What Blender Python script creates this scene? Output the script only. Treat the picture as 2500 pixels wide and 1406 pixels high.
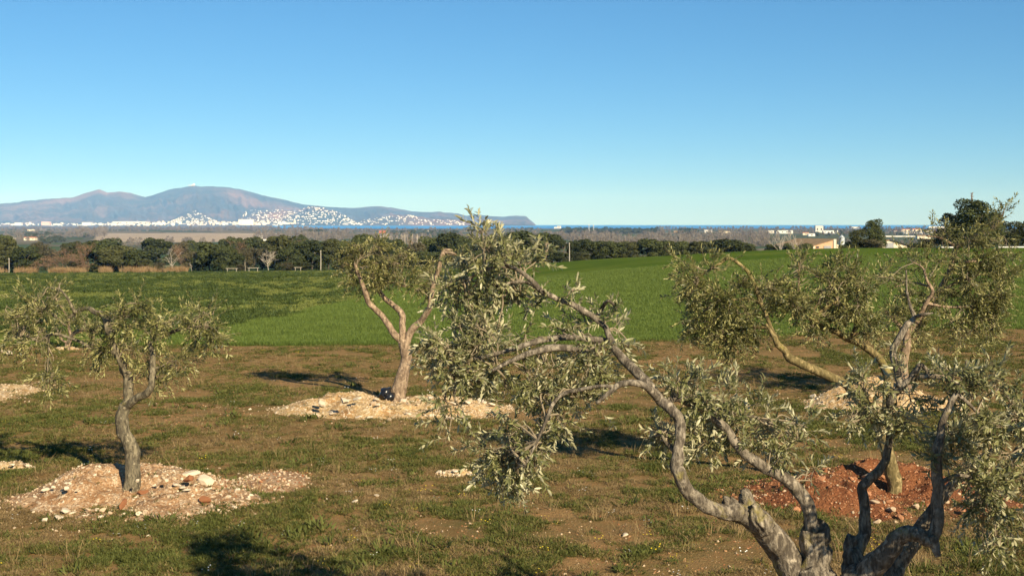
import bpy, bmesh, math, random
import numpy as np
from mathutils import Vector, Matrix

# ---------------------------------------------------------------- clear, camera, world, sun
sc = bpy.context.scene
for o in list(bpy.data.objects):
    bpy.data.objects.remove(o)
C = sc.collection
F = 3018.0            # focal length in photo pixels (photo 2500 wide)
CX, HY = 1250.0, 547.0
CAMZ = 3.9

cam = bpy.data.cameras.new("camera")
camo = bpy.data.objects.new("camera", cam)
C.objects.link(camo)
camo.location = (0, 0, CAMZ)
camo.rotation_euler = (math.radians(90), 0, 0)
cam.sensor_width = 36.0
cam.lens = F / 2500 * 36.0
cam.shift_y = -(703.0 - HY) / 2500
cam.clip_start = 0.1
cam.clip_end = 200000
sc.camera = camo

SUN_EL, SUN_AZ = math.radians(27.5), math.radians(150)   # azimuth clockwise from +Y (the view direction)
w = bpy.data.worlds.new("World")
sc.world = w
w.use_nodes = True
nt = w.node_tree
nt.nodes.clear()
sky = nt.nodes.new("ShaderNodeTexSky")
sky.sky_type = 'NISHITA'
sky.sun_disc = False
sky.sun_elevation = SUN_EL
sky.sun_rotation = SUN_AZ
sky.altitude = 300
sky.air_density = 0.8
sky.dust_density = 0.0
sky.ozone_density = 10.0
bg = nt.nodes.new("ShaderNodeBackground")
bg.inputs[1].default_value = 0.10
wo = nt.nodes.new("ShaderNodeOutputWorld")
hsv = nt.nodes.new("ShaderNodeHueSaturation")
hsv.inputs["Saturation"].default_value = 1.06
nt.links.new(sky.outputs[0], hsv.inputs["Color"])
wb = nt.nodes.new("ShaderNodeMix")                 # white balance of the whole sky
wb.data_type, wb.blend_type = 'RGBA', 'MULTIPLY'
wb.inputs[0].default_value = 1.0
wb.inputs[7].default_value = (0.87, 1.0, 0.93, 1)
gm = nt.nodes.new("ShaderNodeGamma")              # softer contrast over the whole sky
gm.inputs[1].default_value = 0.8
nt.links.new(hsv.outputs[0], gm.inputs[0])
nt.links.new(gm.outputs[0], wb.inputs[6])
nt.links.new(wb.outputs[2], bg.inputs[0])
nt.links.new(bg.outputs[0], wo.inputs[0])

sun = bpy.data.lights.new("sun", 'SUN')
sun.energy = 5.0
sun.angle = math.radians(0.53)
sun.color = (1.0, 0.86, 0.61)
suno = bpy.data.objects.new("sun", sun)
C.objects.link(suno)
sdir = Vector((math.sin(SUN_AZ) * math.cos(SUN_EL), math.cos(SUN_AZ) * math.cos(SUN_EL), math.sin(SUN_EL)))
suno.rotation_euler = sdir.to_track_quat('Z', 'Y').to_euler()
suno.location = (20, -30, 40)

sc.view_settings.view_transform = 'Standard'
sc.view_settings.look = 'None'
sc.view_settings.exposure = 0.8
sc.view_settings.gamma = 1.0
sc.view_settings.use_curve_mapping = False
sc.cycles.use_denoising = True
sc.cycles.denoising_input_passes = 'RGB_ALBEDO_NORMAL'
sc.cycles.max_bounces = 6
sc.cycles.diffuse_bounces = 3
sc.cycles.glossy_bounces = 2
sc.cycles.transmission_bounces = 3
sc.cycles.transparent_max_bounces = 6
sc.cycles.volume_bounces = 0

# ---------------------------------------------------------------- helpers
rng = np.random.default_rng(7)
random.seed(7)

def P(px, py, d):
    """photo pixel at depth d (metres along the view) -> point in the place"""
    return np.array([(px - CX) / F * d, d, CAMZ - (py - HY) / F * d])

def _h(ix, iy, iz):
    n = (ix.astype(np.int64) * 374761393 + iy.astype(np.int64) * 668265263 + iz.astype(np.int64) * 2147483647) & 0xffffffff
    n = ((n ^ (n >> 13)) * 1274126177) & 0xffffffff
    n = (n ^ (n >> 16)) & 0xffffff
    return n / float(0xffffff)

def vnoise(x, y, z=0.0):
    x, y, z = np.broadcast_arrays(np.asarray(x, float), np.asarray(y, float), np.asarray(z, float))
    ix, iy, iz = np.floor(x), np.floor(y), np.floor(z)
    fx, fy, fz = x - ix, y - iy, z - iz
    fx, fy, fz = [f * f * (3 - 2 * f) for f in (fx, fy, fz)]
    r = 0
    for a in (0, 1):
        for b in (0, 1):
            for c in (0, 1):
                wgt = (fx if a else 1 - fx) * (fy if b else 1 - fy) * (fz if c else 1 - fz)
                r = r + wgt * _h(ix + a, iy + b, iz + c)
    return r

def fbm(x, y, z=0.0, o=4):
    r, a, t = 0, 1.0, 0
    for i in range(o):
        k = 2.03 ** i
        r = r + a * vnoise(x * k + 17.3 * i, y * k + 9.1 * i, np.asarray(z) * k + 3.7 * i)
        t += a
        a *= 0.5
    return r / t

def sstep(a, b, x):
    t = np.clip((x - a) / (b - a), 0, 1)
    return t * t * (3 - 2 * t)

def mesh_np(name, V, Fs, mats=None, smooth=False, attrs=None, matidx=None):
    """V (n,3); Fs: list of int arrays (m,k), one array per polygon size"""
    me = bpy.data.meshes.new(name)
    V = np.ascontiguousarray(V, dtype=np.float32)
    Fs = [np.asarray(f, dtype=np.int32) for f in Fs if len(f)]
    me.vertices.add(len(V))
    me.vertices.foreach_set("co", V.ravel())
    loops = np.concatenate([f.ravel() for f in Fs])
    sizes = np.concatenate([np.full(len(f), f.shape[1], np.int32) for f in Fs])
    starts = np.concatenate([[0], np.cumsum(sizes)[:-1]]).astype(np.int32)
    me.loops.add(len(loops))
    me.loops.foreach_set("vertex_index", loops)
    me.polygons.add(len(sizes))
    me.polygons.foreach_set("loop_start", starts)
    me.polygons.foreach_set("loop_total", sizes)
    if matidx is not None:
        me.polygons.foreach_set("material_index", np.asarray(matidx, np.int32))
    me.polygons.foreach_set("use_smooth", np.full(len(sizes), smooth, dtype=bool))
    me.update(calc_edges=True)
    me.validate()
    for k, (dom, arr) in (attrs or {}).items():
        arr = np.asarray(arr, np.float32)
        if arr.ndim == 2:
            a = me.attributes.new(k, 'FLOAT_COLOR', dom)
            if arr.shape[1] == 3:
                arr = np.concatenate([arr, np.ones((len(arr), 1), np.float32)], 1)
            a.data.foreach_set("color", np.ascontiguousarray(arr, np.float32).ravel())
        else:
            a = me.attributes.new(k, 'FLOAT', dom)
            a.data.foreach_set("value", arr)
    for m in (mats or []):
        me.materials.append(m)
    return me

def link(name, me, parent=None, loc=None, rot=None, scale=None):
    o = bpy.data.objects.new(name, me)
    C.objects.link(o)
    if parent is not None:
        o.parent = parent
    if loc is not None:
        o.location = loc
    if rot is not None:
        o.rotation_euler = rot
    if scale is not None:
        o.scale = scale
    return o

def tag(o, label=None, cat=None, group=None, kind=None):
    if label: o["label"] = label
    if cat: o["category"] = cat
    if group: o["group"] = group
    if kind: o["kind"] = kind
    return o

def empty(name, loc):
    return link(name, None, loc=loc)

class MB:
    """collects vertices and faces for one mesh"""
    def __init__(s):
        s.v, s.f3, s.f4, s.n = [], [], [], 0
        s.r3, s.r4 = [], []
    def add(s, V, f3=None, f4=None, r3=None, r4=None):
        V = np.asarray(V, float)
        if f3 is not None and len(f3):
            s.f3.append(np.asarray(f3) + s.n)
            s.r3.append(np.zeros(len(f3)) if r3 is None else np.broadcast_to(r3, (len(f3),)))
        if f4 is not None and len(f4):
            s.f4.append(np.asarray(f4) + s.n)
            s.r4.append(np.zeros(len(f4)) if r4 is None else np.broadcast_to(r4, (len(f4),)))
        s.v.append(V)
        s.n += len(V)
    def box(s, c, size, rz=0.0):
        c = np.asarray(c, float); hx, hy, hz = np.asarray(size) / 2
        V = np.array([[x, y, z] for z in (-hz, hz) for x, y in ((-hx, -hy), (hx, -hy), (hx, hy), (-hx, hy))])
        ca, sa = math.cos(rz), math.sin(rz)
        V = np.stack([V[:, 0] * ca - V[:, 1] * sa, V[:, 0] * sa + V[:, 1] * ca, V[:, 2]], 1) + c
        s.add(V, f4=[[3, 2, 1, 0], [4, 5, 6, 7], [0, 1, 5, 4], [1, 2, 6, 5], [2, 3, 7, 6], [3, 0, 4, 7]])
    def tube(s, pts, rad, n=6, cap=True, rn=0.0):
        V, f4, f3 = tube(pts, rad, n, cap)
        s.add(V, f3=f3, f4=f4, r3=rn, r4=rn)
    def mesh(s, name, mats, smooth=False, origin=None):
        V = np.concatenate(s.v)
        if origin is not None:
            V = V - np.asarray(origin)
        Fs, r = [], []
        if s.f3:
            Fs.append(np.concatenate(s.f3)); r.append(np.concatenate(s.r3))
        if s.f4:
            Fs.append(np.concatenate(s.f4)); r.append(np.concatenate(s.r4))
        return mesh_np(name, V, Fs, mats, smooth, attrs={"rnd": ('FACE', np.concatenate(r))})
    def build(s, name, mats, parent=None, origin=None, smooth=False):
        if not isinstance(mats, (list, tuple)): mats = [mats]
        return link(name, s.mesh(name, mats, smooth, origin), parent)

def norm(a):
    a = np.asarray(a, float)
    return a / np.maximum(np.linalg.norm(a, axis=-1, keepdims=True), 1e-9)

def tube(pts, rad, n=6, cap=True):
    pts = np.asarray(pts, float); m = len(pts)
    rad = np.broadcast_to(np.asarray(rad, float), (m,))
    t = norm(np.gradient(pts, axis=0))
    ref = np.array([0, 0, 1.0]) if abs(t[0][2]) < 0.9 else np.array([1.0, 0, 0])
    u = norm(np.cross(t[0], ref)); U = [u]
    for i in range(1, m):
        u = u - t[i] * np.dot(u, t[i]); u = u / max(np.linalg.norm(u), 1e-9); U.append(u)
    U = np.array(U); W = np.cross(t, U)
    a = np.arange(n) / n * 2 * math.pi
    V = pts[:, None] + rad[:, None, None] * (np.cos(a)[None, :, None] * U[:, None] + np.sin(a)[None, :, None] * W[:, None])
    V = V.reshape(-1, 3)
    i = np.arange(m - 1)[:, None] * n; j = np.arange(n)[None]; j2 = (j + 1) % n
    f4 = np.stack([i + j, i + j2, i + n + j2, i + n + j], -1).reshape(-1, 4)
    f3 = np.zeros((0, 3), int)
    if cap:
        V = np.concatenate([V, pts[:1], pts[-1:]])
        a0 = np.arange(n)
        f3 = np.concatenate([np.stack([(a0 + 1) % n, a0, np.full(n, m * n)], 1),
                             np.stack([(m - 1) * n + a0, (m - 1) * n + (a0 + 1) % n, np.full(n, m * n + 1)], 1)])
    return V, f4, f3

def smooth_line(pts, k=6):
    """Catmull-Rom through rows of any width"""
    p = np.asarray(pts, float)
    p = np.concatenate([2 * p[:1] - p[1:2], p, 2 * p[-1:] - p[-2:-1]])
    out = []
    for i in range(1, len(p) - 2):
        for t in np.arange(k) / k:
            a, b, c, d = p[i - 1], p[i], p[i + 1], p[i + 2]
            out.append(0.5 * (2 * b + (c - a) * t + (2 * a - 5 * b + 4 * c - d) * t * t + (3 * b - a - 3 * c + d) * t ** 3))
    out.append(p[-2])
    return np.array(out)

# ---------------------------------------------------------------- materials
def mat(name, rough=0.9, spec=0.2):
    m = bpy.data.materials.new(name)
    m.use_nodes = True
    t = m.node_tree
    b = t.nodes["Principled BSDF"]
    b.inputs["Roughness"].default_value = rough
    b.inputs["Specular IOR Level"].default_value = spec
    return m, t, b

def nd(t, kind, **kw):
    n = t.nodes.new(kind)
    for k, v in kw.items():
        if k in n.inputs: n.inputs[k].default_value = v
        else: setattr(n, k, v)
    return n

def noise(t, scale, detail=4.0, rough=0.6, vec=None, dist=0.0):
    n = nd(t, "ShaderNodeTexNoise")
    n.inputs["Scale"].default_value = scale
    n.inputs["Detail"].default_value = detail
    n.inputs["Roughness"].default_value = rough
    n.inputs["Distortion"].default_value = dist
    if vec is not None: t.links.new(vec, n.inputs["Vector"])
    return n.outputs["Fac"]

def ramp(t, fac, stops):
    r = nd(t, "ShaderNodeValToRGB")
    e = r.color_ramp.elements
    while len(e) < len(stops): e.new(0.5)
    for i, (p, c) in enumerate(stops):
        e[i].position = p
        e[i].color = (*c, 1.0) if len(c) == 3 else c
    t.links.new(fac, r.inputs[0])
    return r.outputs[0]

def mix(t, fac, a, b, mode='MIX'):
    m = nd(t, "ShaderNodeMix", data_type='RGBA', blend_type=mode)
    for s, v in ((m.inputs[0], fac), (m.inputs[6], a), (m.inputs[7], b)):
        if hasattr(v, "is_linked"): t.links.new(v, s)
        elif isinstance(v, (int, float)): s.default_value = v
        else: s.default_value = (*v, 1.0)
    return m.outputs[2]

def pos(t):
    return nd(t, "ShaderNodeNewGeometry").outputs["Position"]

def objco(t):
    return nd(t, "ShaderNodeTexCoord").outputs["Object"]

def attr(t, name, out="Fac"):
    a = nd(t, "ShaderNodeAttribute", attribute_name=name)
    return a.outputs[out]

def scalevec(t, vec, s):
    m = nd(t, "ShaderNodeMapping")
    m.inputs["Scale"].default_value = s
    t.links.new(vec, m.inputs["Vector"])
    return m.outputs[0]

def bump(t, b, h, strength=0.5, dist=0.05):
    n = nd(t, "ShaderNodeBump")
    n.inputs["Strength"].default_value = strength
    n.inputs["Distance"].default_value = dist
    t.links.new(h, n.inputs["Height"])
    t.links.new(n.outputs[0], b.inputs["Normal"])

def plain(name, col, rough=0.9, var=0.12, scale=3.0, spec=0.2):
    m, t, b = mat(name, rough, spec)
    c = np.array(col)
    n = noise(t, scale, 5, 0.6, objco(t))
    t.links.new(ramp(t, n, [(0.25, tuple(c * (1 - 2 * var))), (0.75, tuple(np.minimum(c * (1 + 2 * var), 0.95)))]), b.inputs["Base Color"])
    return m

def leafmat(name, top1, top2, back, trans=0.25, rough=0.5, spec=0.3):
    m, t, b = mat(name, rough, spec)
    r = attr(t, "rnd")
    top = ramp(t, r, [(0.0, top1), (1.0, top2)])
    g = nd(t, "ShaderNodeNewGeometry").outputs["Backfacing"]
    c = mix(t, g, top, back)
    t.links.new(c, b.inputs["Base Color"])
    tr = nd(t, "ShaderNodeBsdfTranslucent")
    t.links.new(c, tr.inputs["Color"])
    mx = nd(t, "ShaderNodeMixShader")
    mx.inputs[0].default_value = trans
    t.links.new(b.outputs[0], mx.inputs[1]); t.links.new(tr.outputs[0], mx.inputs[2])
    t.links.new(mx.outputs[0], t.nodes["Material Output"].inputs["Surface"])
    return m

def bark(name, c1, c2, dark, lichen=0.25, sc_=9.0):
    m, t, b = mat(name, 0.95, 0.1)
    p = pos(t)
    ps = scalevec(t, p, (1, 1, 0.35))
    n1 = noise(t, sc_, 6, 0.65, p)
    n2 = noise(t, sc_ * 3.2, 5, 0.7, ps)
    base = ramp(t, n1, [(0.3, c1), (0.7, c2)])
    base = mix(t, ramp(t, n2, [(0.42, (0.9,) * 3), (0.60, (0, 0, 0))]), base, dark)
    n4 = noise(t, sc_ * 0.8, 4, 0.6, ps, .6)
    base = mix(t, ramp(t, n4, [(0.36, (0.75,) * 3), (0.48, (0, 0, 0))]), base, tuple(np.array(dark) * 1.5))
    n5 = noise(t, sc_ * 2.0, 3, 0.5, p)
    base = mix(t, ramp(t, n5, [(0.60, (0, 0, 0)), (0.70, (0.6,) * 3)]), base, tuple(np.minimum(np.array(c2) * 1.35, .7)))
    n3 = noise(t, sc_ * 0.55, 5, 0.7, p)
    base = mix(t, ramp(t, n3, [(0.66 - 0.3 * lichen, (0, 0, 0)), (0.78 - 0.3 * lichen, (lichen * 2.4,) * 3)]), base, (0.30, 0.25, 0.06))
    t.links.new(base, b.inputs["Base Color"])
    hb = mix(t, .4, n2, n4)
    bump(t, b, hb, 1.0, 0.05)
    return m
# ---------------------------------------------------------------- terrain
SEA_Z = -21.0
D_KN = np.array([4, 40, 60, 100, 150, 200, 250, 330, 450, 600, 1000, 2000, 4000, 7000, 17500.])
FAR = [-21, -24.6, -23.6, -20.5, -19.8]
COLS = {
    -1800: [0, 0, -.5, -1.9, -3.4, -5.0, -6.8, -9.0, -12, -15] + FAR,
    0:     [0, 0, -.5, -1.9, -3.4, -5.0, -6.8, -9.0, -12, -15] + FAR,
    850:   [0, 0, -.4, -1.7, -3.1, -4.6, -6.2, -8.4, -11.5, -15] + FAR,
    1250:  [0, 0, -.3, -1.2, -2.2, -3.3, -4.6, -6.9, -10, -14.5] + FAR,
    1450:  [0, 0, -.1, -.5, -1.0, -1.6, -2.8, -6.5, -9.5, -14.5] + FAR,
    1650:  [0, 0, .05, 0, -.05, -.95, -2.8, -6.5, -9.5, -14.5] + FAR,
    1900:  [0, 0, .15, .4, .70, -.1, -2.2, -5.2, -7.5, -13.5] + FAR,
    2120:  [0, 0, .25, .75, 1.12, .1, -1.8, -4.5, -6.3, -13] + FAR,
    2500:  [0, 0, .25, .75, 1.12, .3, -1.0, -3.0, -5.5, -12] + FAR,
    4400:  [0, 0, .25, .75, 1.12, .3, -1.0, -3.0, -5.5, -12] + FAR,
}
LD = np.linspace(math.log(4), math.log(17500), 700)
_px = np.array(sorted(COLS))
_tab = np.array([np.interp(LD, np.log(D_KN), COLS[k]) for k in _px])
_ker = np.exp(-0.5 * (np.arange(-24, 25) / 9.0) ** 2); _ker /= _ker.sum()
_tab = np.array([np.convolve(np.pad(r, 24, mode='edge'), _ker, 'valid') for r in _tab])
PXG = np.linspace(-1800, 4400, 500)
ZT = np.array([np.interp(PXG, _px, _tab[:, j]) for j in range(len(LD))])      # (d, px)
_k2 = np.exp(-0.5 * (np.arange(-20, 21) / 7.0) ** 2); _k2 /= _k2.sum()
ZT = np.array([np.convolve(np.pad(r, 20, mode='edge'), _k2, 'valid') for r in ZT])

def terr(x, y):
    x, y = np.asarray(x, float), np.asarray(y, float)
    d = np.maximum(y, 4.01)
    px = np.clip(CX + F * x / np.maximum(y, 12.0), -1799, 4399)
    fi = (np.log(np.minimum(d, 17490)) - LD[0]) / (LD[1] - LD[0])
    fj = (px - PXG[0]) / (PXG[1] - PXG[0])
    i = np.clip(fi.astype(int), 0, len(LD) - 2); j = np.clip(fj.astype(int), 0, len(PXG) - 2)
    a, b = fi - i, fj - j
    z = ZT[i, j] * (1 - a) * (1 - b) + ZT[i + 1, j] * a * (1 - b) + ZT[i, j + 1] * (1 - a) * b + ZT[i + 1, j + 1] * a * b
    near = 1 - sstep(60, 140, d)
    z = z + near * (0.10 * (fbm(x * 0.35, y * 0.35, 0, 3) - .5) + 0.05 * (fbm(x * 2.2, y * 2.2, 4, 3) - .5))
    z = z + (1 - near) * (1 - sstep(900, 1500, d)) * 0.5 * (fbm(x * .03, y * .03, 2, 3) - .5)
    return z

def shore(px):
    return 7000 + 600 * (vnoise(px * .013, 3.0) - .5) + (1 - sstep(600, 700, px)) * 20000

def terrz(x, y):
    z = terr(x, y)
    px = CX + F * np.asarray(x, float) / np.maximum(y, 12.0)
    return np.where(np.asarray(y) > shore(px), -27.0, z)

def field_edge(x, y):
    px = CX + F * x / np.maximum(y, 12)
    return 40.3 + 5.5 * sstep(1300, 2450, px) + 2.0 * (fbm(x * .25, 5.0, 0, 4) - .5) + 0.7 * (vnoise(x * 1.7, 8.0) - .5)

def field_end(px):
    return np.interp(px, [-2000, 0, 450, 850, 1250, 1450, 1650, 4400], [326, 322, 326, 332, 318, 300, 300, 300])

us = np.linspace(-0.66, 0.66, 430)
rows = np.concatenate([np.arange(-10, 9, 1.0), np.arange(9, 44, 0.14), 44 * np.exp(np.linspace(0, math.log(17400 / 44), 330))[1:]])
yy = np.repeat(rows[:, None], len(us), 1)
xx = us[None] * (yy + 14)
zz = terrz(xx, yy)
TV = np.stack([xx, yy, zz], -1).reshape(-1, 3)
nr, ncol = yy.shape
ii = (np.arange(nr - 1)[:, None] * ncol + np.arange(ncol - 1)[None]).ravel()
TF = np.stack([ii, ii + 1, ii + ncol + 1, ii + ncol], 1)
cx_, cy_ = xx.ravel()[TF].mean(1), yy.ravel()[TF].mean(1)
cpx = CX + F * cx_ / np.maximum(cy_, 12)
zone = np.where(cy_ < field_edge(cx_, cy_), 0, np.where(cy_ < field_end(cpx), 1, 2))

# fields of the far plain: colours of the crops and stubble themselves
def plain_colour(x, y):
    px = CX + F * x / y
    py = HY + F * (CAMZ - terr(x, y)) / y
    wx, wy = x + 60 * (vnoise(x * .004, y * .004) - .5), y
    s = np.exp(np.round(np.log(np.maximum(y, 1)) * 7) / 7)          # strips get longer with distance
    cell = np.floor(np.log(np.maximum(y, 1)) * 9 + .4 * vnoise(px * .004, 1.0))
    cellx = np.floor(px / (70 + 60 * _h(cell, cell * 0, cell * 0)) + 7 * _h(cell, cell * 0 + 3, cell * 0))
    r = _h(cellx, cell, cell * 0 + 5)
    pal = np.array([[.13, .115, .075], [.075, .105, .045], [.17, .145, .10], [.10, .10, .065], [.06, .09, .04], [.19, .16, .11], [.09, .09, .06]])
    col = pal[(r * 6.99).astype(int)]
    tan = np.array([.42, .33, .24])
    m = ((px > 230) & (px < 690) & (py > 569) & (py < 592 - .012 * np.abs(px - 400)))
    col = np.where(m[:, None], tan, col)
    grn = np.array([.05, .085, .04])
    m = (py > 622) & (px < 1000)
    col = np.where(m[:, None], grn, col)
    m = (px > 1880) & (py > 572) & (py < 600)
    col = np.where(m[:, None], np.array([.085, .10, .055]), col)
    m = py < 560
    col = np.where(m[:, None], np.array([.13, .105, .085]), col)
    return col * 1.15

mats_g = []
# orchard soil under the weeds
m, t, b = mat("orchard_soil", 1.0, 0.02)
p = pos(t)
n1 = noise(t, 0.55, 5, 0.65, p); n2 = noise(t, 5.0, 6, 0.7, p); n3 = noise(t, 28.0, 4, 0.7, p); n4 = noise(t, 1.4, 5, .65, p)
soil = ramp(t, n1, [(0.3, (0.19, 0.12, 0.048)), (0.5, (0.28, 0.165, 0.070)), (0.7, (0.36, 0.20, 0.090))])
soil = mix(t, ramp(t, n2, [(0.40, (0, 0, 0)), (0.70, (.7, .7, .7))]), soil, (0.22, 0.165, 0.07))
soil = mix(t, ramp(t, n4, [(0.50, (0, 0, 0)), (0.64, (.45, .45, .45))]), soil, (0.09, 0.095, 0.028))
soil = mix(t, ramp(t, n3, [(0.66, (0, 0, 0)), (0.74, (.7, .7, .7))]), soil, (0.42, 0.34, 0.24))
t.links.new(soil, b.inputs["Base Color"])
bump(t, b, n3, 0.9, 0.05)
M_SOIL = m
# cereal field
m, t, b = mat("young_cereal", 1.0, 0.0)
p = pos(t)
n1 = noise(t, 0.06, 4, 0.6, p); n2 = noise(t, 1.6, 6, 0.75, p); n3 = noise(t, 0.02, 3, .5, scalevec(t, p, (1, .3, 1)))
g = ramp(t, n1, [(0.36, (0.066, 0.110, 0.016)), (0.5, (0.090, 0.136, 0.022)), (0.66, (0.128, 0.160, 0.030))])
g = mix(t, ramp(t, n2, [(0.40, (0.6,) * 3), (0.55, (0, 0, 0))]), g, (0.044, 0.076, 0.014))
wd = attr(t, "weedy")
n5 = noise(t, 0.9, 5, .7, scalevec(t, p, (1, .6, 1)))
wcol = ramp(t, n5, [(0.3, (0.085, 0.108, 0.023)), (0.55, (0.145, 0.155, 0.038)), (0.75, (0.19, 0.17, 0.055))])
g = mix(t, wd, g, wcol)
t.links.new(g, b.inputs["Base Color"])
bump(t, b, n2, 1.0, 0.12)
M_FIELD = m
m, t, b = mat("plain_fields", 1.0, 0.0)
p = pos(t)
n = noise(t, 0.02, 6, 0.7, p)
c = mix(t, ramp(t, n, [(0.35, (.45,) * 3), (0.65, (0, 0, 0))]), attr(t, "col", "Color"), (0.055, 0.06, 0.03))
t.links.new(c, b.inputs["Base Color"])
M_PLAIN = m

def weedy(x, y):
    px = CX + F * x / y
    py = HY + F * (CAMZ - terr(x, y)) / y
    edge = np.interp(px, [-200, 560, 870, 1050, 1250, 1420], [850, 812, 742, 690, 655, 540])
    return np.clip((edge - py) / 14 + 1.4 * (fbm(x * .3, y * .12, 1, 3) - .5), 0, 1)

for zi, (nm, mm) in enumerate((("orchard_ground", M_SOIL), ("cereal_field", M_FIELD), ("plain", M_PLAIN))):
    f = TF[zone == zi]
    used, inv = np.unique(f.ravel(), return_inverse=True)
    V = TV[used]
    at = {}
    if zi == 1:
        at["weedy"] = ('POINT', weedy(V[:, 0], V[:, 1]))
    if zi == 2:
        at["col"] = ('POINT', plain_colour(V[:, 0], V[:, 1]))
    o = link(nm, mesh_np(nm, V, [inv.reshape(-1, 4)], [mm], True, at))
    tag(o, kind="structure")

# sea
m, t, b = mat("sea_water", 0.45, 0.25)
n = noise(t, 0.004, 5, 0.6, scalevec(t, pos(t), (.25, 1, 1)))
t.links.new(ramp(t, n, [(0.3, (0.022, 0.20, 0.52)), (0.7, (0.03, 0.24, 0.58))]), b.inputs["Base Color"])
M_SEA = m
def gx(px, d): return (px - CX) / F * d
SEA_END = 30000
sv = [(gx(640, 6300), 6300, SEA_Z), (gx(5200, 6300), 6300, SEA_Z), (gx(5200, 6300) + 9000, SEA_END, SEA_Z),
      (gx(-900, 30000), SEA_END, SEA_Z), (gx(640, 16000), 16000, SEA_Z)]
o = link("sea", mesh_np("sea", np.array(sv), [np.array([[0, 1, 2, 3, 4]])], [M_SEA]))
tag(o, kind="structure")

# ---------------------------------------------------------------- mountains across the bay
RID = [(-1500, 538), (-900, 533), (-500, 518), (-200, 508), (0, 498), (30, 495), (90, 488), (130, 485), (180, 482), (205, 473), (235, 464), (243, 462.5), (262, 471),
       (290, 468), (320, 471), (355, 482), (380, 474), (420, 462), (460, 456), (472, 453.5), (490, 456), (520, 455), (560, 458), (595, 464), (640, 477),
       (690, 487), (740, 499), (790, 505), (840, 507), (870, 508), (900, 505), (930, 504), (960, 508), (1010, 517), (1040, 518), (1070, 517), (1120, 522),
       (1140, 527), (1160, 523), (1190, 527), (1230, 529), (1260, 527), (1284, 528), (1293, 536), (1304, 545), (1309, 551)]
RID = np.array(RID, float)
HILLS = [(468, 518, 42, 17300, 500), (650, 520, 50, 17500, 700), (770, 505, 62, 17700, 800), (700, 514, 60, 17700, 700), (905, 534, 40, 17200, 400), (985, 523, 60, 17300, 600), (1090, 533, 50, 17300, 500)]
D0, DR, D1 = 16600., 21500., 24500.
def mount(px, d):
    px, d = np.broadcast_arrays(np.asarray(px, float), np.asarray(d, float))
    yr = np.interp(px, RID[:, 0], RID[:, 1]) + 2.6 * (fbm(px * .07, 1.0, 6, 4) - .5)
    zr = CAMZ - (yr - HY) / F * DR
    t = np.clip((d - D0) / (DR - D0), 0, 1)
    tb = np.clip((d - DR) / (D1 - DR), 0, 1)
    sp = fbm(px * .016, d * .0005, 3, 4) - .5
    gul = np.abs(fbm(px * .045 + .001 * d * .3, d * .0009, 8, 4) - .5)
    up = t ** 1.25 + 1.3 * t * (1 - t) * sp - 2.1 * t * (1 - t) * gul
    h = (-22) + (zr + 22) * np.where(d <= DR, up, (1 - tb) ** 1.3)
    for (hp, hy, s, hd, sd) in HILLS:
        zt = CAMZ - (hy - HY) / F * hd
        g = (zt + 22) * np.exp(-0.5 * ((px - hp) / s) ** 2 - 0.5 * ((d - hd) / sd) ** 2) * (1 + .5 * (fbm(px * .05, d * .003, 1, 3) - .5)) * sstep(D0, D0 + 420, d) - 22
        h = np.maximum(h, g)
    h = np.where(px > 1308, -30, h)
    return h
mp = np.concatenate([np.linspace(-1500, -40, 120)[:-1], np.linspace(-40, 1312, 480)])
md = np.concatenate([np.linspace(D0, DR, 95), np.linspace(DR, D1, 20)[1:]])
MPX, MD = np.meshgrid(mp, md)
MZ = mount(MPX, MD)
MV = np.stack([gx(MPX, MD), MD, MZ], -1).reshape(-1, 3)
nc2 = len(mp)
ii = (np.arange(len(md) - 1)[:, None] * nc2 + np.arange(nc2 - 1)[None]).ravel()
m, t, b = mat("mountain_scrub", 0.95, 0.05)
p = pos(t)
n1 = noise(t, 0.0011, 6, 0.62, p); n2 = noise(t, 0.006, 5, 0.7, p); n3 = noise(t, .0006, 4, .6, p)
c = ramp(t, n1, [(0.38, (0.035, 0.04, 0.022)), (0.5, (0.11, 0.07, 0.04)), (0.62, (0.23, 0.125, 0.075))])
c = mix(t, ramp(t, n3, [(0.44, (0, 0, 0)), (0.58, (.8,) * 3)]), c, (0.035, 0.042, 0.028))
c = mix(t, ramp(t, n2, [(0.64, (0, 0, 0)), (0.72, (.6,) * 3)]), c, (0.26, 0.19, 0.13))
t.links.new(c, b.inputs["Base Color"])
bump(t, b, n2, 0.9, 35)
o = link("mountains", mesh_np("mountains", MV, [np.stack([ii, ii + 1, ii + nc2 + 1, ii + nc2], 1)], [m], True))
tag(o, kind="structure")

# radar dome and mast on the summit
M_PALE = plain("pale_concrete", (0.62, 0.60, 0.55), 0.8, 0.05, 2)
M_WHITE = plain("white_render", (0.72, 0.70, 0.65), 0.8, 0.07, .05)
M_CREAM = plain("cream_render", (0.68, 0.58, 0.42), 0.85, 0.08, .4)
M_PINK = plain("pink_render", (0.66, 0.40, 0.30), 0.85, 0.05, .05)
M_TILE = plain("terracotta_tiles", (0.36, 0.14, 0.07), 0.85, 0.2, 1.5)
M_DARKGL = plain("dark_window", (0.03, 0.035, 0.04), 0.3, 0.05, 1, .5)
M_GREYMET = plain("galvanised_metal", (0.42, 0.45, 0.47), 0.5, 0.08, 4, .4)
rz_ = float(mount(np.array([471.]), np.array([DR]))[0])
base = np.array([gx(471, DR), DR, rz_ - 4])
em = empty("radar_station", base)
q = MB(); q.box(base + (0, 0, 8), (70, 40, 16)); q.box(base + (-60, 0, 6), (40, 30, 10)); q.build("building", M_PALE, em, origin=base)
q = MB(); a = np.linspace(0, math.pi / 2 * 1.0, 7)
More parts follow.
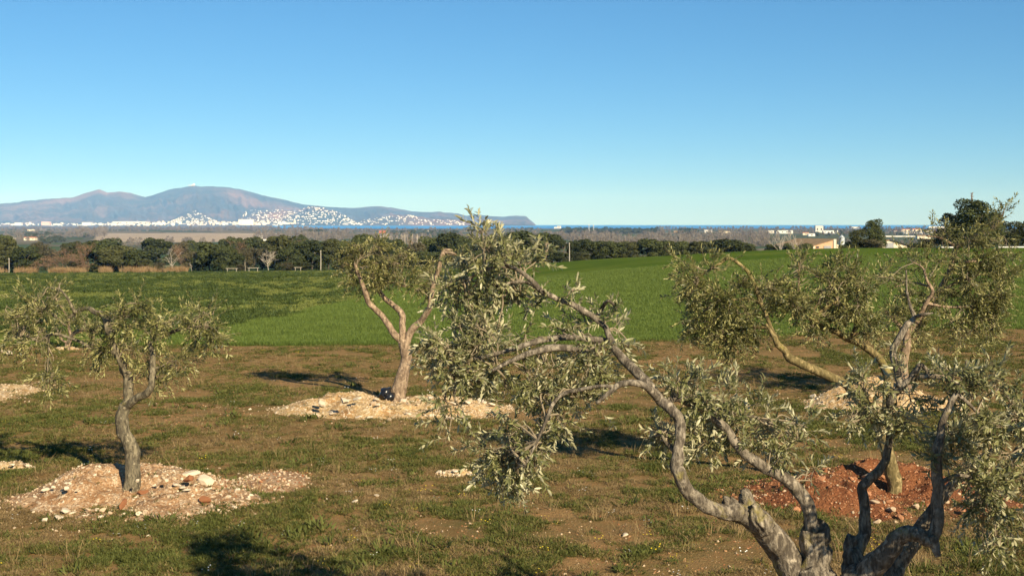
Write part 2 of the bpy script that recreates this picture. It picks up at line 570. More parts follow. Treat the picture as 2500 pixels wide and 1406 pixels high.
q.tube([base + (14, 0, 16 + 26 * math.sin(v)) for v in a], [26 * max(math.cos(v), .05) for v in a], 14); q.build("dome", M_PALE, em, origin=base, smooth=True)
tag(em, "tiny pale radar station on the highest mountain summit", "radar station")

# ---------------------------------------------------------------- town across the bay
def house_mesh(name, wd, dp, ht, m_, step):
    q = MB()
    q.box((0, 0, ht / 2 - 4), (wd, dp, ht + 8))
    if step == 1: q.box((wd * .15, 0, ht + 2), (wd * .5, dp * .7, 4))
    if step == 2: q.box((-wd * .62, 0, ht * .3 - 4), (wd * .5, dp * .8, ht * .6 + 8))
    if step == 3:
        q.add(np.array([[-wd / 2 - .5, -dp / 2 - .5, ht], [wd / 2 + .5, -dp / 2 - .5, ht], [wd / 2 + .5, dp / 2 + .5, ht], [-wd / 2 - .5, dp / 2 + .5, ht], [-wd * .3, 0, ht + 3], [wd * .3, 0, ht + 3]]),
              f3=[[1, 2, 5], [3, 0, 4]], f4=[[0, 1, 5, 4], [2, 3, 4, 5]])
    return q.mesh(name, [m_])
HM = [house_mesh("house_block", 22, 14, 9, M_WHITE, 1), house_mesh("house_block", 17, 13, 7, M_WHITE, 2), house_mesh("house_block", 20, 13, 7, M_WHITE, 3),
      house_mesh("house_block", 40, 16, 20, M_WHITE, 1), house_mesh("house_block", 60, 18, 13, M_WHITE, 0), house_mesh("house_block", 30, 16, 26, M_CREAM, 1)]
tr = np.random.default_rng(21)
HS = []
def town(n, px0, px1, ytop, ybot, variants, thr=.42, fx=.16, fy=.35):
    """houses spread over the visible slopes between two levels of the picture"""
    N = n * 5
    px = tr.uniform(px0, px1, N)
    yt = np.array([ytop(p_) for p_ in px]); y = yt + (ybot - yt) * tr.random(N)
    k = (ybot > yt) & (vnoise(px * fx, y * fy, 2) * .6 + tr.random(N) * .4 > thr)
    px, y = px[k][:n], y[k][:n]
    ds = np.linspace(D0 + 20, 20500, 90)
    Zm = mount(np.repeat(px[:, None], 90, 1), np.repeat(ds[None], len(px), 0))
    hit = (Zm - CAMZ) / ds[None] >= ((HY - y) / F)[:, None]
    i = np.argmax(hit, 1)
    d = np.where(hit.any(1), ds[i], D0 + tr.uniform(20, 500, len(px)))
    z = np.where(hit.any(1), Zm[np.arange(len(px)), i], -20.5)
    for a_, b_, c_ in zip(px, d, z):
        HS.append((a_, b_, max(c_, -21), int(tr.choice(variants))))
town(240, -60, 420, lambda p: 546.5, 551.5, [0, 1, 2, 2, 4, 3], .40)
town(180, 260, 640, lambda p: 543, 551.5, [0, 1, 2, 4, 0, 3, 5], .32)
town(190, 395, 540, lambda p: 517 + abs(p - 475) * .42, 549, [0, 1, 2, 2], .48)
town(470, 590, 880, lambda p: 505 + max(0, 660 - p) * .16 + max(0, p - 800) * .52 + (9 if 640 < p < 735 else 0), 550, [0, 1, 2, 2, 0], .47)
town(80, 540, 720, lambda p: 544, 551, [3, 4, 5, 4], .35)
town(170, 880, 1140, lambda p: 525 + abs(p - 985) * .13, 550, [0, 1, 2, 2], .52)
big = sorted(range(len(HS)), key=lambda i: -([22 * 9, 17 * 7, 20 * 8, 40 * 20, 60 * 13, 30 * 26][HS[i][3]] + tr.uniform(0, 150)))[:300]
bigset = set(big)
rest = MB()
for i, (px, d, z, v) in enumerate(HS):
    rz = tr.uniform(-.7, .7); s = tr.uniform(.55, .95)
    if i in bigset:
        o = link("house", HM[v], loc=(gx(px, d), d, z), rot=(0, 0, rz), scale=(s, s, s))
        flat = px < 400 and z < 5
        if flat:
            tag(o, "tiny white building in the flat town strip below the mountains", "house", "white buildings of the flat town strip")
        elif v in (3, 4, 5):
            tag(o, "small white apartment block in the town below the hillside houses", "apartment block", "white blocks of the waterfront town")
        else:
            tag(o, "tiny white house on the hillside across the bay", "house", "white houses on the hillside across the bay")
    else:
        me = HM[v]
        V = np.empty(len(me.vertices) * 3, np.float32); me.vertices.foreach_get("co", V); V = V.reshape(-1, 3) * s
        ca, sa = math.cos(rz), math.sin(rz)
        V = np.stack([V[:, 0] * ca - V[:, 1] * sa, V[:, 0] * sa + V[:, 1] * ca, V[:, 2]], 1) + (gx(px, d), d, z)
        rest.add(V, f4=[list(pp.vertices) for pp in me.polygons if len(pp.vertices) == 4], f3=[list(pp.vertices) for pp in me.polygons if len(pp.vertices) == 3])
o = rest.build("town_houses", M_WHITE)
tag(o, "mass of tiny white houses filling the town across the bay", "houses", kind="stuff")
# the one pink block and the big white hotel
def block(name, x0, x1, ytop, ybot, d, m_, label, cat, dep=30, group=None, floors=0):
    xa, xb = gx(x0, d), gx(x1, d)
    zt, zb = P(0, ytop, d)[2], P(0, ybot, d)[2]
    base = np.array([(xa + xb) / 2, d + dep / 2, zb])
    em = empty(name, base)
    q = MB(); q.box(base + (0, 0, (zt - zb) / 2 - 1), (xb - xa, dep, zt - zb + 2)); q.build("wall", m_, em, origin=base)
    q = MB(); q.box(base + (0, 0, zt - zb + .2), ((xb - xa) * 1.02, dep * 1.04, max(.4, .05 * (zt - zb)))); q.build("roof", M_PALE, em, origin=base)
    for k in range(floors):
        q = MB(); q.box((base[0], d - .15, zb + (zt - zb) * (k + .55) / floors), ((xb - xa) * .9, .5, (zt - zb) / floors * .35)); q.build("window_band", M_DARKGL, em, origin=base)
    tag(em, label, cat, group)
    return em
block("pink_apartment_block", 101, 121, 541.5, 550, 16400, M_PINK, "pink apartment block standing out in the white town strip", "apartment block", 60)
block("hotel", 582, 618, 536, 549, 16500, M_WHITE, "large white hotel block beside the sea in the town", "hotel", 60)
block("apartment_block", 200, 222, 543, 550, 16400, M_WHITE, "wide white block right of the pink one in the town strip", "apartment block", 60)
block("apartment_block", 35, 52, 544, 550, 16400, M_WHITE, "white block left of the pink one in the town strip", "apartment block", 60)
block("apartment_block", 275, 357, 541, 543, 16900, M_WHITE, "long low white terrace above the middle of the town strip", "apartment block", 60)
# ---------------------------------------------------------------- soil mounds round the olive trees
def ground_d(py):
    return CAMZ * F / (py - HY)

def gpt(px, py):
    """point of the orchard ground seen at a photo pixel"""
    d = ground_d(py)
    for _ in range(2):
        x = gx(px, d)
        d = (CAMZ - float(terr(x, d))) * F / (py - HY)
    return np.array([gx(px, d), d, float(terr(gx(px, d), d))])

def stony(name, c1, c2, c3, pale, amt):
    m, t, b = mat(name, 0.97, 0.1)
    p = pos(t)
    n1 = noise(t, 2.2, 5, 0.65, p); n2 = noise(t, 9.0, 5, 0.75, p); n3 = noise(t, 34.0, 3, 0.6, p)
    v = nd(t, "ShaderNodeTexVoronoi"); v.inputs["Scale"].default_value = 15; t.links.new(p, v.inputs["Vector"])
    c = ramp(t, n1, [(0.32, c1), (0.5, c2), (0.68, c3)])
    c = mix(t, ramp(t, n2, [(0.62 - amt, (0, 0, 0)), (0.74 - amt, (1, 1, 1))]), c, pale)
    c = mix(t, ramp(t, v.outputs["Distance"], [(0.12, (.55,) * 3), (0.3, (0, 0, 0))]), c, pale)
    c = mix(t, ramp(t, n3, [(0.36, (.6,) * 3), (0.5, (0, 0, 0))]), c, tuple(np.array(c1) * .55))
    t.links.new(c, b.inputs["Base Color"])
    h = mix(t, 0.5, n2, n3)
    bump(t, b, h, 1.0, 0.06)
    return m
M_MTAN = stony("stony_tan_soil", (0.25, 0.13, 0.06), (0.39, 0.235, 0.125), (0.48, 0.32, 0.185), (0.60, 0.47, 0.32), 0.10)
M_MPALE = stony("stony_pale_soil", (0.34, 0.18, 0.07), (0.48, 0.31, 0.14), (0.56, 0.41, 0.22), (0.66, 0.54, 0.36), 0.12)
M_MRED = stony("stony_red_soil", (0.13, 0.045, 0.020), (0.21, 0.080, 0.034), (0.27, 0.115, 0.050), (0.42, 0.25, 0.13), -0.02)

MOUNDS = []
def mound(name, cpx, cpy, rx, ry, h, m_, label, seed, lumps=4, hole=None, sharp=1.0):
    c = gpt(cpx, cpy)
    lr = np.random.default_rng(seed)
    L = [(lr.uniform(-.55, .55), lr.uniform(-.5, .5), lr.uniform(.18, .4), lr.uniform(.25, .8)) for _ in range(lumps)]
    def hf(x, y):
        u, v = (x - c[0]) / rx, (y - c[1]) / ry
        r = np.sqrt(u * u + v * v) + 0.55 * (fbm(x * 1.1 + seed, y * 1.1, 0, 3) - .5)
        k = sstep(1.08, 0.35, r)
        z = 0.45 * k
        for (a, b_, s, q) in L:
            z = z + .55 * q * np.exp(-((u - a) ** 2 + (v - b_) ** 2) / (2 * s * s)) * k
        z = z * h + k * (0.16 * (fbm(x * 3.3, y * 3.3, seed, 3) - .5) + 0.11 * (fbm(x * 10, y * 10, seed + 5, 3) - .45)) * min(1, h * 4)
        if hole is not None:
            for h_ in hole:
                z = z - h_[2] * k * np.exp(-((x - h_[0]) ** 2 + (y - h_[1]) ** 2) / (2 * h_[3] ** 2))
        return z - 0.035 + 0.05 * k
    n = 150
    X, Y = np.meshgrid(np.linspace(c[0] - rx * 1.35, c[0] + rx * 1.35, n), np.linspace(c[1] - ry * 1.35, c[1] + ry * 1.35, n))
    Z = terr(X, Y) + hf(X, Y)
    V = np.stack([X, Y, Z], -1).reshape(-1, 3)
    ii = (np.arange(n - 1)[:, None] * n + np.arange(n - 1)[None]).ravel()
    f = np.stack([ii, ii + 1, ii + n + 1, ii + n], 1)
    hz = hf(X, Y).ravel()
    f = f[(hz[f] > -0.03).any(1)]
    used, inv = np.unique(f.ravel(), return_inverse=True)
    o = link(name, mesh_np(name, V[used] - c, [inv.reshape(-1, 4)], [m_], True), loc=c)
    tag(o, label, "soil mound")
    MOUNDS.append((c, rx, ry, hf))
    return c, hf

def surf(x, y):
    z = terr(x, y)
    e = np.zeros_like(np.asarray(z, float))
    for (c, rx, ry, hf) in MOUNDS:
        e = np.maximum(e, np.where((np.abs(x - c[0]) < rx * 1.35) & (np.abs(y - c[1]) < ry * 1.35), hf(x, y), 0))
    return z + e

def surf1(x, y):
    e = 0.0
    for (c, rx, ry, hf) in MOUNDS:
        if abs(x - c[0]) < rx * 1.35 and abs(y - c[1]) < ry * 1.35:
            e = max(e, float(hf(x, y)))
    return float(terr(x, y)) + e

def on_mound(x, y):
    e = np.full(np.shape(x), -1.0)
    for (c, rx, ry, hf) in MOUNDS:
        e = np.maximum(e, np.where((np.abs(x - c[0]) < rx * 1.35) & (np.abs(y - c[1]) < ry * 1.35), hf(x, y), -1))
    return e

pA, pB, pC, pD, pE = gpt(318, 1222), gpt(968, 984), gpt(2180, 1213), gpt(2225, 990), gpt(164, 855)
mound("soil_mound", 345, 1208, 2.05, 1.75, 0.30, M_MTAN, "stony tan soil mound around the foot of the left olive tree", 3, 5, [(pA[0] - .12, pA[1] + .1, .10, .22), (pA[0], pA[1] - .75, .17, .5), (pA[0], pA[1] - .15, .08, .35)])
mound("soil_mound", 960, 1000, 2.75, 1.6, 0.30, M_MPALE, "pale stony mound below the middle forked olive tree", 8, 5, [(pB[0] - .1, pB[1] + .05, .12, .25), (pB[0], pB[1] - .8, .18, .55), (pB[0], pB[1] - .15, .08, .35)])
mound("soil_mound", 2140, 1212, 2.1, 1.75, 0.32, M_MRED, "red soil mound around the olive trunk behind the foreground tree", 12, 6, [(pC[0] - .2, pC[1] + .25, .12, .3), (pC[0], pC[1] - .75, .2, .5), (pC[0], pC[1] - .15, .08, .35)])
mound("soil_mound", 2140, 990, 1.9, 1.3, 0.42, M_MPALE, "pale ochre mound behind the upright limb of the foreground tree", 15, 4)
mound("soil_mound", -30, 966, 1.3, 2.3, 0.10, M_MPALE, "low pale stony patch cut by the left edge", 19, 3)
mound("soil_mound", 30, 1141, .45, .28, 0.09, M_MPALE, "small pale pebble heap in the left tree's shadow", 23, 2)
mound("soil_mound", 1110, 1158, .36, .20, 0.08, M_MPALE, "thin strip of pale pebbles under the drooping branch", 27, 2)
mound("soil_mound", 160, 853, .45, .35, 0.10, M_MPALE, "tiny pale mound at the foot of the small far olive", 31, 2)
mound("soil_mound", 660, 1180, .9, 1.1, 0.06, M_MTAN, "flat spread of tan soil right of the left mound", 35, 2)

# stones
M_STONE = plain("limestone", (0.46, 0.34, 0.22), 0.9, 0.12, 14)
M_STONE2 = plain("white_limestone", (0.56, 0.46, 0.33), 0.9, 0.08, 14)
M_CLOD = plain("red_clod", (0.24, 0.10, 0.045), 0.95, 0.2, 20)
M_REDST = plain("reddish_stone", (0.38, 0.18, 0.09), 0.95, 0.2, 14)
def stone_mesh(seed, m_, sub=2):
    bm = bmesh.new()
    bmesh.ops.create_icosphere(bm, subdivisions=sub, radius=1.0)
    r = np.random.default_rng(seed)
    cuts = [(norm(r.normal(size=3)), r.uniform(.34, .72)) for _ in range(9)]
    s = r.uniform(.85, 1.5, 3)
    Q = np.array([v.co[:] for v in bm.verts])
    for n_, k in cuts:
        dd = np.maximum(Q @ n_ - k, 0)
        Q = Q - n_[None] * dd[:, None]
    Q = Q * (1 + .12 * (vnoise(Q[:, 0] * 2 + seed, Q[:, 1] * 2, Q[:, 2] * 2) - .5))[:, None] * s * (1, 1, .72)
    for v, q in zip(bm.verts, Q):
        v.co = q
    me = bpy.data.meshes.new("stone")
    bm.to_mesh(me); bm.free()
    me.materials.append(m_)
    return me
ST_P = [stone_mesh(i, M_STONE2) for i in range(4)]
ST_T = [stone_mesh(10 + i, M_STONE) for i in range(4)]
ST_C = [stone_mesh(20 + i, M_CLOD) for i in range(3)]
ST_R = [stone_mesh(30 + i, M_REDST) for i in range(3)]
sr = np.random.default_rng(5)
def put_stone(px, py, size_px, meshes, label, group=None, nm="stone", cat="stone", sink=.10):
    g = gpt(px, py)
    # step towards the camera until the mound surface is met
    for _ in range(4):
        z = surf1(g[0], g[1])
        d = (CAMZ - z) * F / (py - HY)
        g = np.array([gx(px, d), d, z])
    s = size_px / F * g[1] / 2 * 1.35
    o = link(nm, meshes[int(sr.integers(len(meshes)))], loc=(g[0], g[1], g[2] + s * (.72 - sink * 1.4)), rot=(sr.uniform(-.3, .3), sr.uniform(-.3, .3), sr.uniform(0, 6.28)), scale=(s * sr.uniform(.9, 1.3), s, s * sr.uniform(.75, 1.05)))
    tag(o, label, cat, group)
    return o
GA, GB, GC = "loose stones on the left tan mound", "loose stones on the middle pale mound", "reddish stones on the red mound"
for (px, py, s, lb) in [(508, 1184, 34, "broad flat pale stone at the right of the left tan mound"), (468, 1165, 26, "pale stone leaning on a clod at the crest of the left mound"), (254, 1190, 20, "round pale stone left of the left olive trunk"),
                        (169, 1211, 22, "pale block of stone on the left slope of the tan mound"), (163, 1257, 24, "long pale stone at the front left of the tan mound"), (402, 1202, 22, "pale stone just right of the brown clod by the trunk"),
                        (435, 1192, 20, "pale upright stone below the leaning stone"), (448, 1195, 15, "small rounded pale stone beside the upright one"), (480, 1201, 17, "squarish pale stone in the row right of the trunk"),
                        (464, 1217, 14, "small pale stone at the low end of the stone row"), (516, 1219, 14, "pale wedge of stone on the right of the tan mound"), (110, 1200, 15, "small pale stone at the far left of the tan mound"),
                        (460, 1250, 13, "pale pebble stone at the front of the tan mound"), (388, 1261, 15, "pale stone low at the front centre of the tan mound"), (336, 1258, 14, "pale stone in front of the left olive trunk"),
                        (111, 1274, 14, "pale stone at the lower left rim of the tan mound"), (140, 1268, 16, "pale stone next to the lower left rim"), (866, 1227, 11, "lone white stone in the grass right of the tan mound"),
                        (15, 868, 22, "pale boulder in the grass at the far left edge"), (918, 1212, 9, "lone white stone lying in the open grass"), (1526, 1308, 12, "small white stone in the grass left of the gnarled limb")]:
    put_stone(px, py, s, ST_P if s > 13 else ST_P + ST_T, lb)
put_stone(385, 1217, 40, ST_C, "large brown clod of earth just right of the left olive trunk", nm="soil_clod", cat="soil clod")
put_stone(352, 1214, 20, ST_C, "small brown clod touching the left olive trunk", nm="soil_clod", cat="soil clod")
put_stone(460, 1180, 26, ST_C, "brown clod under the leaning pale stone", nm="soil_clod", cat="soil clod")
put_stone(300, 1243, 24, ST_C, "brown clod in front of the left olive trunk", nm="soil_clod", cat="soil clod")
put_stone(500, 1228, 18, ST_C, "brown clod at the right front of the left mound", nm="soil_clod", cat="soil clod")
for k in range(84):
    a, r_ = sr.uniform(0, 6.28), math.sqrt(sr.uniform(0, 1))
    put_stone(350 + 270 * r_ * math.cos(a), 1212 + 60 * r_ * math.sin(a), sr.uniform(6, 13), ST_P + ST_T, "small pale stone among the rubble of the left tan mound", GA)
for k in range(60):
    a, r_ = sr.uniform(0, 6.28), math.sqrt(sr.uniform(0, 1))
    put_stone(965 + 255 * r_ * math.cos(a), 1000 + 32 * r_ * math.sin(a), sr.uniform(8, 17), ST_P + ST_P + ST_T, "pale stone among the rubble of the middle mound", GB)
for k in range(48):
    a, r_ = sr.uniform(0, 6.28), math.sqrt(sr.uniform(0, 1))
    put_stone(2140 + 250 * r_ * math.cos(a), 1215 + 68 * r_ * math.sin(a), sr.uniform(8, 19), ST_R + ST_R + ST_T, "reddish stone embedded in the red soil mound", GC)
for k in range(14):
    put_stone(sr.uniform(1065, 1155), sr.uniform(1153, 1163), sr.uniform(6, 11), ST_P, "white pebble in the strip under the drooping branch", "white pebbles under the drooping branch", sink=.1)
for k in range(14):
    put_stone(sr.uniform(0, 92), sr.uniform(1136, 1147), sr.uniform(6, 11), ST_P, "white pebble of the little heap in the tree shadow", "white pebbles of the little heap", sink=.1)
for k in range(14):
    put_stone(sr.uniform(1935, 2330), sr.uniform(968, 1006), sr.uniform(8, 16), ST_P, "pale stone on the ochre mound behind the foreground limb", "pale stones on the ochre mound", sink=.2)

# black plastic at the foot of the middle tree
q = MB(); bc = pB + np.array([-.21, -.14, .12])
for (dx, dz, r_) in ((-.02, .10, .15), (.06, -.02, .17)):
    pts = np.array([bc + (dx + k * .05, -.02 * k, dz + .02 * math.sin(k * 2.1)) for k in np.linspace(-2, 2, 9)])
    rr = np.array([.3, .7, .95, .8, 1.0, .85, .95, .6, .2]) * r_
    q.tube(pts, rr, 12)
me = q.mesh("crumpled_plastic", [plain("black_plastic", (0.012, 0.012, 0.014), 0.28, .1, 6, .6)], True)
V = np.empty(len(me.vertices) * 3, np.float32); me.vertices.foreach_get("co", V); V = V.reshape(-1, 3)
cen = bc.astype(np.float32)
V = cen + (V - cen) * (1 + .5 * (fbm(V[:, 0] * 14, V[:, 1] * 14, V[:, 2] * 14, 3) - .5))[:, None]
me.vertices.foreach_set("co", V.astype(np.float32).ravel()); me.update()
o = link("crumpled_plastic", me)
tag(o, "crumpled black plastic lying at the foot of the middle olive", "plastic sheet")
# ---------------------------------------------------------------- olive trees
M_LEAF_F = leafmat("olive_leaf_near", (0.070, 0.082, 0.028), (0.25, 0.24, 0.095), (0.42, 0.39, 0.23), .22, .42, .45)
M_LEAF_M = leafmat("olive_leaf_mid", (0.034, 0.042, 0.011), (0.16, 0.155, 0.042), (0.32, 0.295, 0.115), .22, .45, .4)
M_BARK_F = bark("olive_bark_grey", (0.20, 0.165, 0.12), (0.38, 0.32, 0.24), (0.060, 0.048, 0.036), .24, 9)
M_BARK_A = bark("olive_bark_greygreen", (0.17, 0.145, 0.09), (0.30, 0.25, 0.165), (0.06, 0.05, 0.035), .2, 7)
M_BARK_B = bark("olive_bark_tan", (0.30, 0.215, 0.14), (0.42, 0.31, 0.21), (0.13, 0.09, 0.06), .15, 6)
M_BARK_C = bark("olive_bark_lichen", (0.20, 0.155, 0.07), (0.33, 0.25, 0.12), (0.09, 0.07, 0.03), .30, 7)
M_TWIG = plain("olive_twig", (0.24, 0.19, 0.125), .9, .15, 20)

def rough_tube(pts, rad, n, amp, fr, seed, flute=0.0, kink=.22):
    pts = np.asarray(pts, float); rad = np.asarray(rad, float)
    k_ = np.arange(len(pts)) * .22
    off = np.stack([vnoise(k_ + seed, 1.5, j) - .5 for j in range(3)], 1) * 2
    fade = np.clip(np.arange(len(pts)) / 5., 0, 1)[:, None]
    pts = pts + off * rad[:, None] * kink * fade
    rad = rad * (1 + .10 * (vnoise(np.arange(len(pts)) * .16, seed * 1.7) - .5))
    V, f4, f3 = tube(pts, rad, n)
    m = len(pts)
    ctr = np.concatenate([np.repeat(pts, n, 0), pts[:1], pts[-1:]])
    k = 1 + amp * (fbm(V[:, 0] * fr + seed, V[:, 1] * fr, V[:, 2] * fr, 3) - .5) * 2 + amp * .55 * (fbm(V[:, 0] * fr * 4, V[:, 1] * fr * 4 + seed, V[:, 2] * fr * 2.5, 3) - .5) * 2
    if flute:
        a = np.concatenate([np.tile(np.arange(n) / n * 2 * math.pi, m), [0, 0]])
        k = k + flute * np.sin(a * 5 + 3 * V[:, 2] + 2.5 * vnoise(V[:, 2] * 6, seed)) + flute * .6 * np.sin(a * 9 - 4 * V[:, 2])
    return ctr + (V - ctr) * k[:, None], f4, f3

def line3(pts, dref):
    """rows (px, py, r_px, depth offset) -> smooth 3-D line and radii in metres"""
    a = np.array([list(p) + [0] * (4 - len(p)) for p in pts], float)
    pp = np.array([P(x, y, dref + dd) for x, y, r, dd in a])
    rr = a[:, 2] / F * (dref + a[:, 3])
    s = smooth_line(np.concatenate([pp, rr[:, None]], 1), 9 if dref < 10 else 7)
    return s[:, :3], np.maximum(s[:, 3], .0015)

def leaf_arrays(B, D, N, L, W, bend):
    """six-vertex leaves: base B, direction D, upper side N"""
    S = np.cross(D, N)
    n = len(B)
    L, W, bend = L[:, None], W[:, None], bend[:, None]
    v0 = B
    c1 = B + D * L * .33 + N * bend * L * .10
    c2 = B + D * L * .70 + N * bend * L * .06
    tip = B + D * L - N * bend * L * .12
    f = .18
    V = np.stack([v0, c1 - S * W * .45 + N * W * f, c1 + S * W * .45 + N * W * f, c2 - S * W * .38 + N * W * f * .8, c2 + S * W * .38 + N * W * f * .8, tip, c1, c2], 1)
    base = (np.arange(n) * 8)[:, None]
    f3 = np.concatenate([base + np.array([[0, 6, 1]]), base + np.array([[0, 2, 6]]), base + np.array([[3, 7, 5]]), base + np.array([[7, 4, 5]])])
    f4 = np.concatenate([base + np.array([[1, 6, 7, 3]]), base + np.array([[6, 2, 4, 7]])])
    return V.reshape(-1, 3), f3, f4

def quick_leaf(B, D, N, L, W):
    S = np.cross(D, N); n = len(B)
    L, W = L[:, None], W[:, None]
    c = B + D * L * .5
    V = np.stack([B, c + S * W * .5 + N * W * .15, B + D * L, c - S * W * .5 + N * W * .15], 1)
    base = (np.arange(n) * 4)[:, None]
    return V.reshape(-1, 3), np.concatenate([base + np.array([[0, 1, 2]]), base + np.array([[0, 2, 3]])])

def foliage(blobs, skel, dref, rs, leafL, step, nl, droop=.3, twig_r=.002, stem_n=3, dens=1.0, rmul=.88):
    """blobs: rows (px, py, rx, ry, sprays, depth offset, up-bias); returns twigs MB and leaf arrays"""
    tw = MB(); LB, LD, LN = [], [], []
    parts = []
    for bl in blobs:
        # a leaf mass is several smaller uneven clumps
        if bl[4] * dens < 16 or min(bl[2], bl[3]) < 20:
            parts.append(bl); continue
        m_ = 3 if bl[4] * dens < 60 else 4
        wts = rs.dirichlet(np.ones(m_) * 3)
        for w_ in wts:
            o_ = rs.uniform(-.62, .62, 3)
            parts.append((bl[0] + o_[0] * bl[2], bl[1] + o_[1] * bl[3], bl[2] * .62, bl[3] * .62, bl[4] * w_, (bl[5] if len(bl) > 5 else 0.0) + o_[2] * .5 * (bl[2] + bl[3]) / F * dref, bl[6] if len(bl) > 6 else 0.0))
    for bl in parts:
        px, py, rx, ry, ns = bl[:5]
        dd = bl[5] if len(bl) > 5 else 0.0
        up = bl[6] if len(bl) > 6 else 0.0
        c = P(px, py, dref + dd)
        ax, az = rx / F * dref * rmul, ry / F * dref * rmul
        ay = .5 * (ax + az)
        ns = max(3, int(round(ns * dens))); nb = max(3, int(ns / 5))
        dist = np.linalg.norm(skel - c, axis=1)
        near = np.argsort(dist)[:12]
        tips = []; stems = []
        for k in range(2 if dist.min() > .12 else 1):
            s0 = skel[near[int(rs.integers(len(near)))]]
            e = c + norm(rs.normal(size=3)) * (ax, ay, az) * .35
            L_ = np.linalg.norm(e - s0)
            m1 = s0 + (e - s0) * .35 + rs.normal(size=3) * L_ * .10 + (0, 0, .08 * L_)
            m2 = s0 + (e - s0) * .7 + rs.normal(size=3) * L_ * .10 + (0, 0, .08 * L_)
            st = smooth_line(np.array([s0, m1, m2, e]), 5)
            tw.tube(st, np.linspace(min(.014, .005 + .008 * L_), twig_r * 1.6, len(st)), 5, False)
            stems.append(st)
        for k in range(nb):
            st = stems[k % len(stems)]
            s0 = st[int(rs.integers(len(st) // 3, len(st)))]
            u = norm(rs.normal(size=3)) * rs.uniform(.3, .95) ** .6
            e = c + u * (ax, ay, az)
            L_ = np.linalg.norm(e - s0)
            mid = (s0 + e) / 2 + rs.normal(size=3) * L_ * .14 + (0, 0, .10 * L_ * (1 if droop > 0 else 0))
            ln = smooth_line(np.array([s0, mid, e]), 5)
            tw.tube(ln, np.linspace(twig_r * 1.8, twig_r, len(ln)), 4, False)
            tips.append(ln)
        for k in range(ns):
            ln = tips[int(rs.integers(nb))]
            i0 = int(rs.integers(len(ln) // 2, len(ln)))
            s0 = ln[i0]
            axd = norm(ln[-1] - ln[-3])
            out = norm((s0 - c) / (ax, ay, az) + 1e-3)
            d0 = norm(axd * .5 + out * .45 + rs.normal(size=3) * .75 + (0, 0, up))
            n = int(rs.integers(max(4, nl - 4), nl + 4)); n = int(n * 1.5) if (rs.random() < .10 and up <= .45) else n
            pts = [s0]; d = d0
            drp = droop * rs.uniform(.2, 1.4) * (1 if up <= 0 else .1)
            for j in range(n):
                d = norm(d + rs.normal(size=3) * .08 + (0, 0, -drp * .12))
                pts.append(pts[-1] + d * step)
            pts = np.array(pts)
            tw.tube(pts[::3] if len(pts) > 6 else pts, np.linspace(twig_r, twig_r * .4, len(pts[::3] if len(pts) > 6 else pts)), stem_n, False)
            T = norm(np.gradient(pts, axis=0))
            ref = norm(rs.normal(size=3))
            a0 = norm(np.cross(T[0], ref)); 
            j0 = 1 if rs.random() < .6 else int(len(pts) * rs.uniform(.25, .6))
            for j in range(j0, len(pts)):
                t_ = T[j]
                p1 = a0 - t_ * (a0 @ t_); p1 = p1 / max(np.linalg.norm(p1), 1e-6)
                if j % 2: p1 = np.cross(t_, p1)
                for sgn in (1, -1):
                    if rs.random() < .1: continue
                    o_ = p1 * sgn
                    ang = rs.uniform(.5, 1.0)
                    ld = norm(t_ * math.cos(ang) + o_ * math.sin(ang) + rs.normal(size=3) * .16 + (0, 0, -.06))
                    ln_ = t_ * math.sin(ang) - o_ * math.cos(ang) * .8 + rs.normal(size=3) * .3 + (0, 0, .35)
                    ln_ = norm(ln_ - ld * (ln_ @ ld))
                    LB.append(pts[j]); LD.append(ld); LN.append(ln_)
            LB.append(pts[-1]); LD.append(T[-1]); LN.append(norm(np.cross(T[-1], ref)))
    LB, LD, LN = np.array(LB), np.array(LD), np.array(LN)
    n = len(LB)
    L = leafL * rs.uniform(.55, 1.25, n)
    return tw, (LB, LD, LN, L, L * rs.uniform(.25, .34, n))

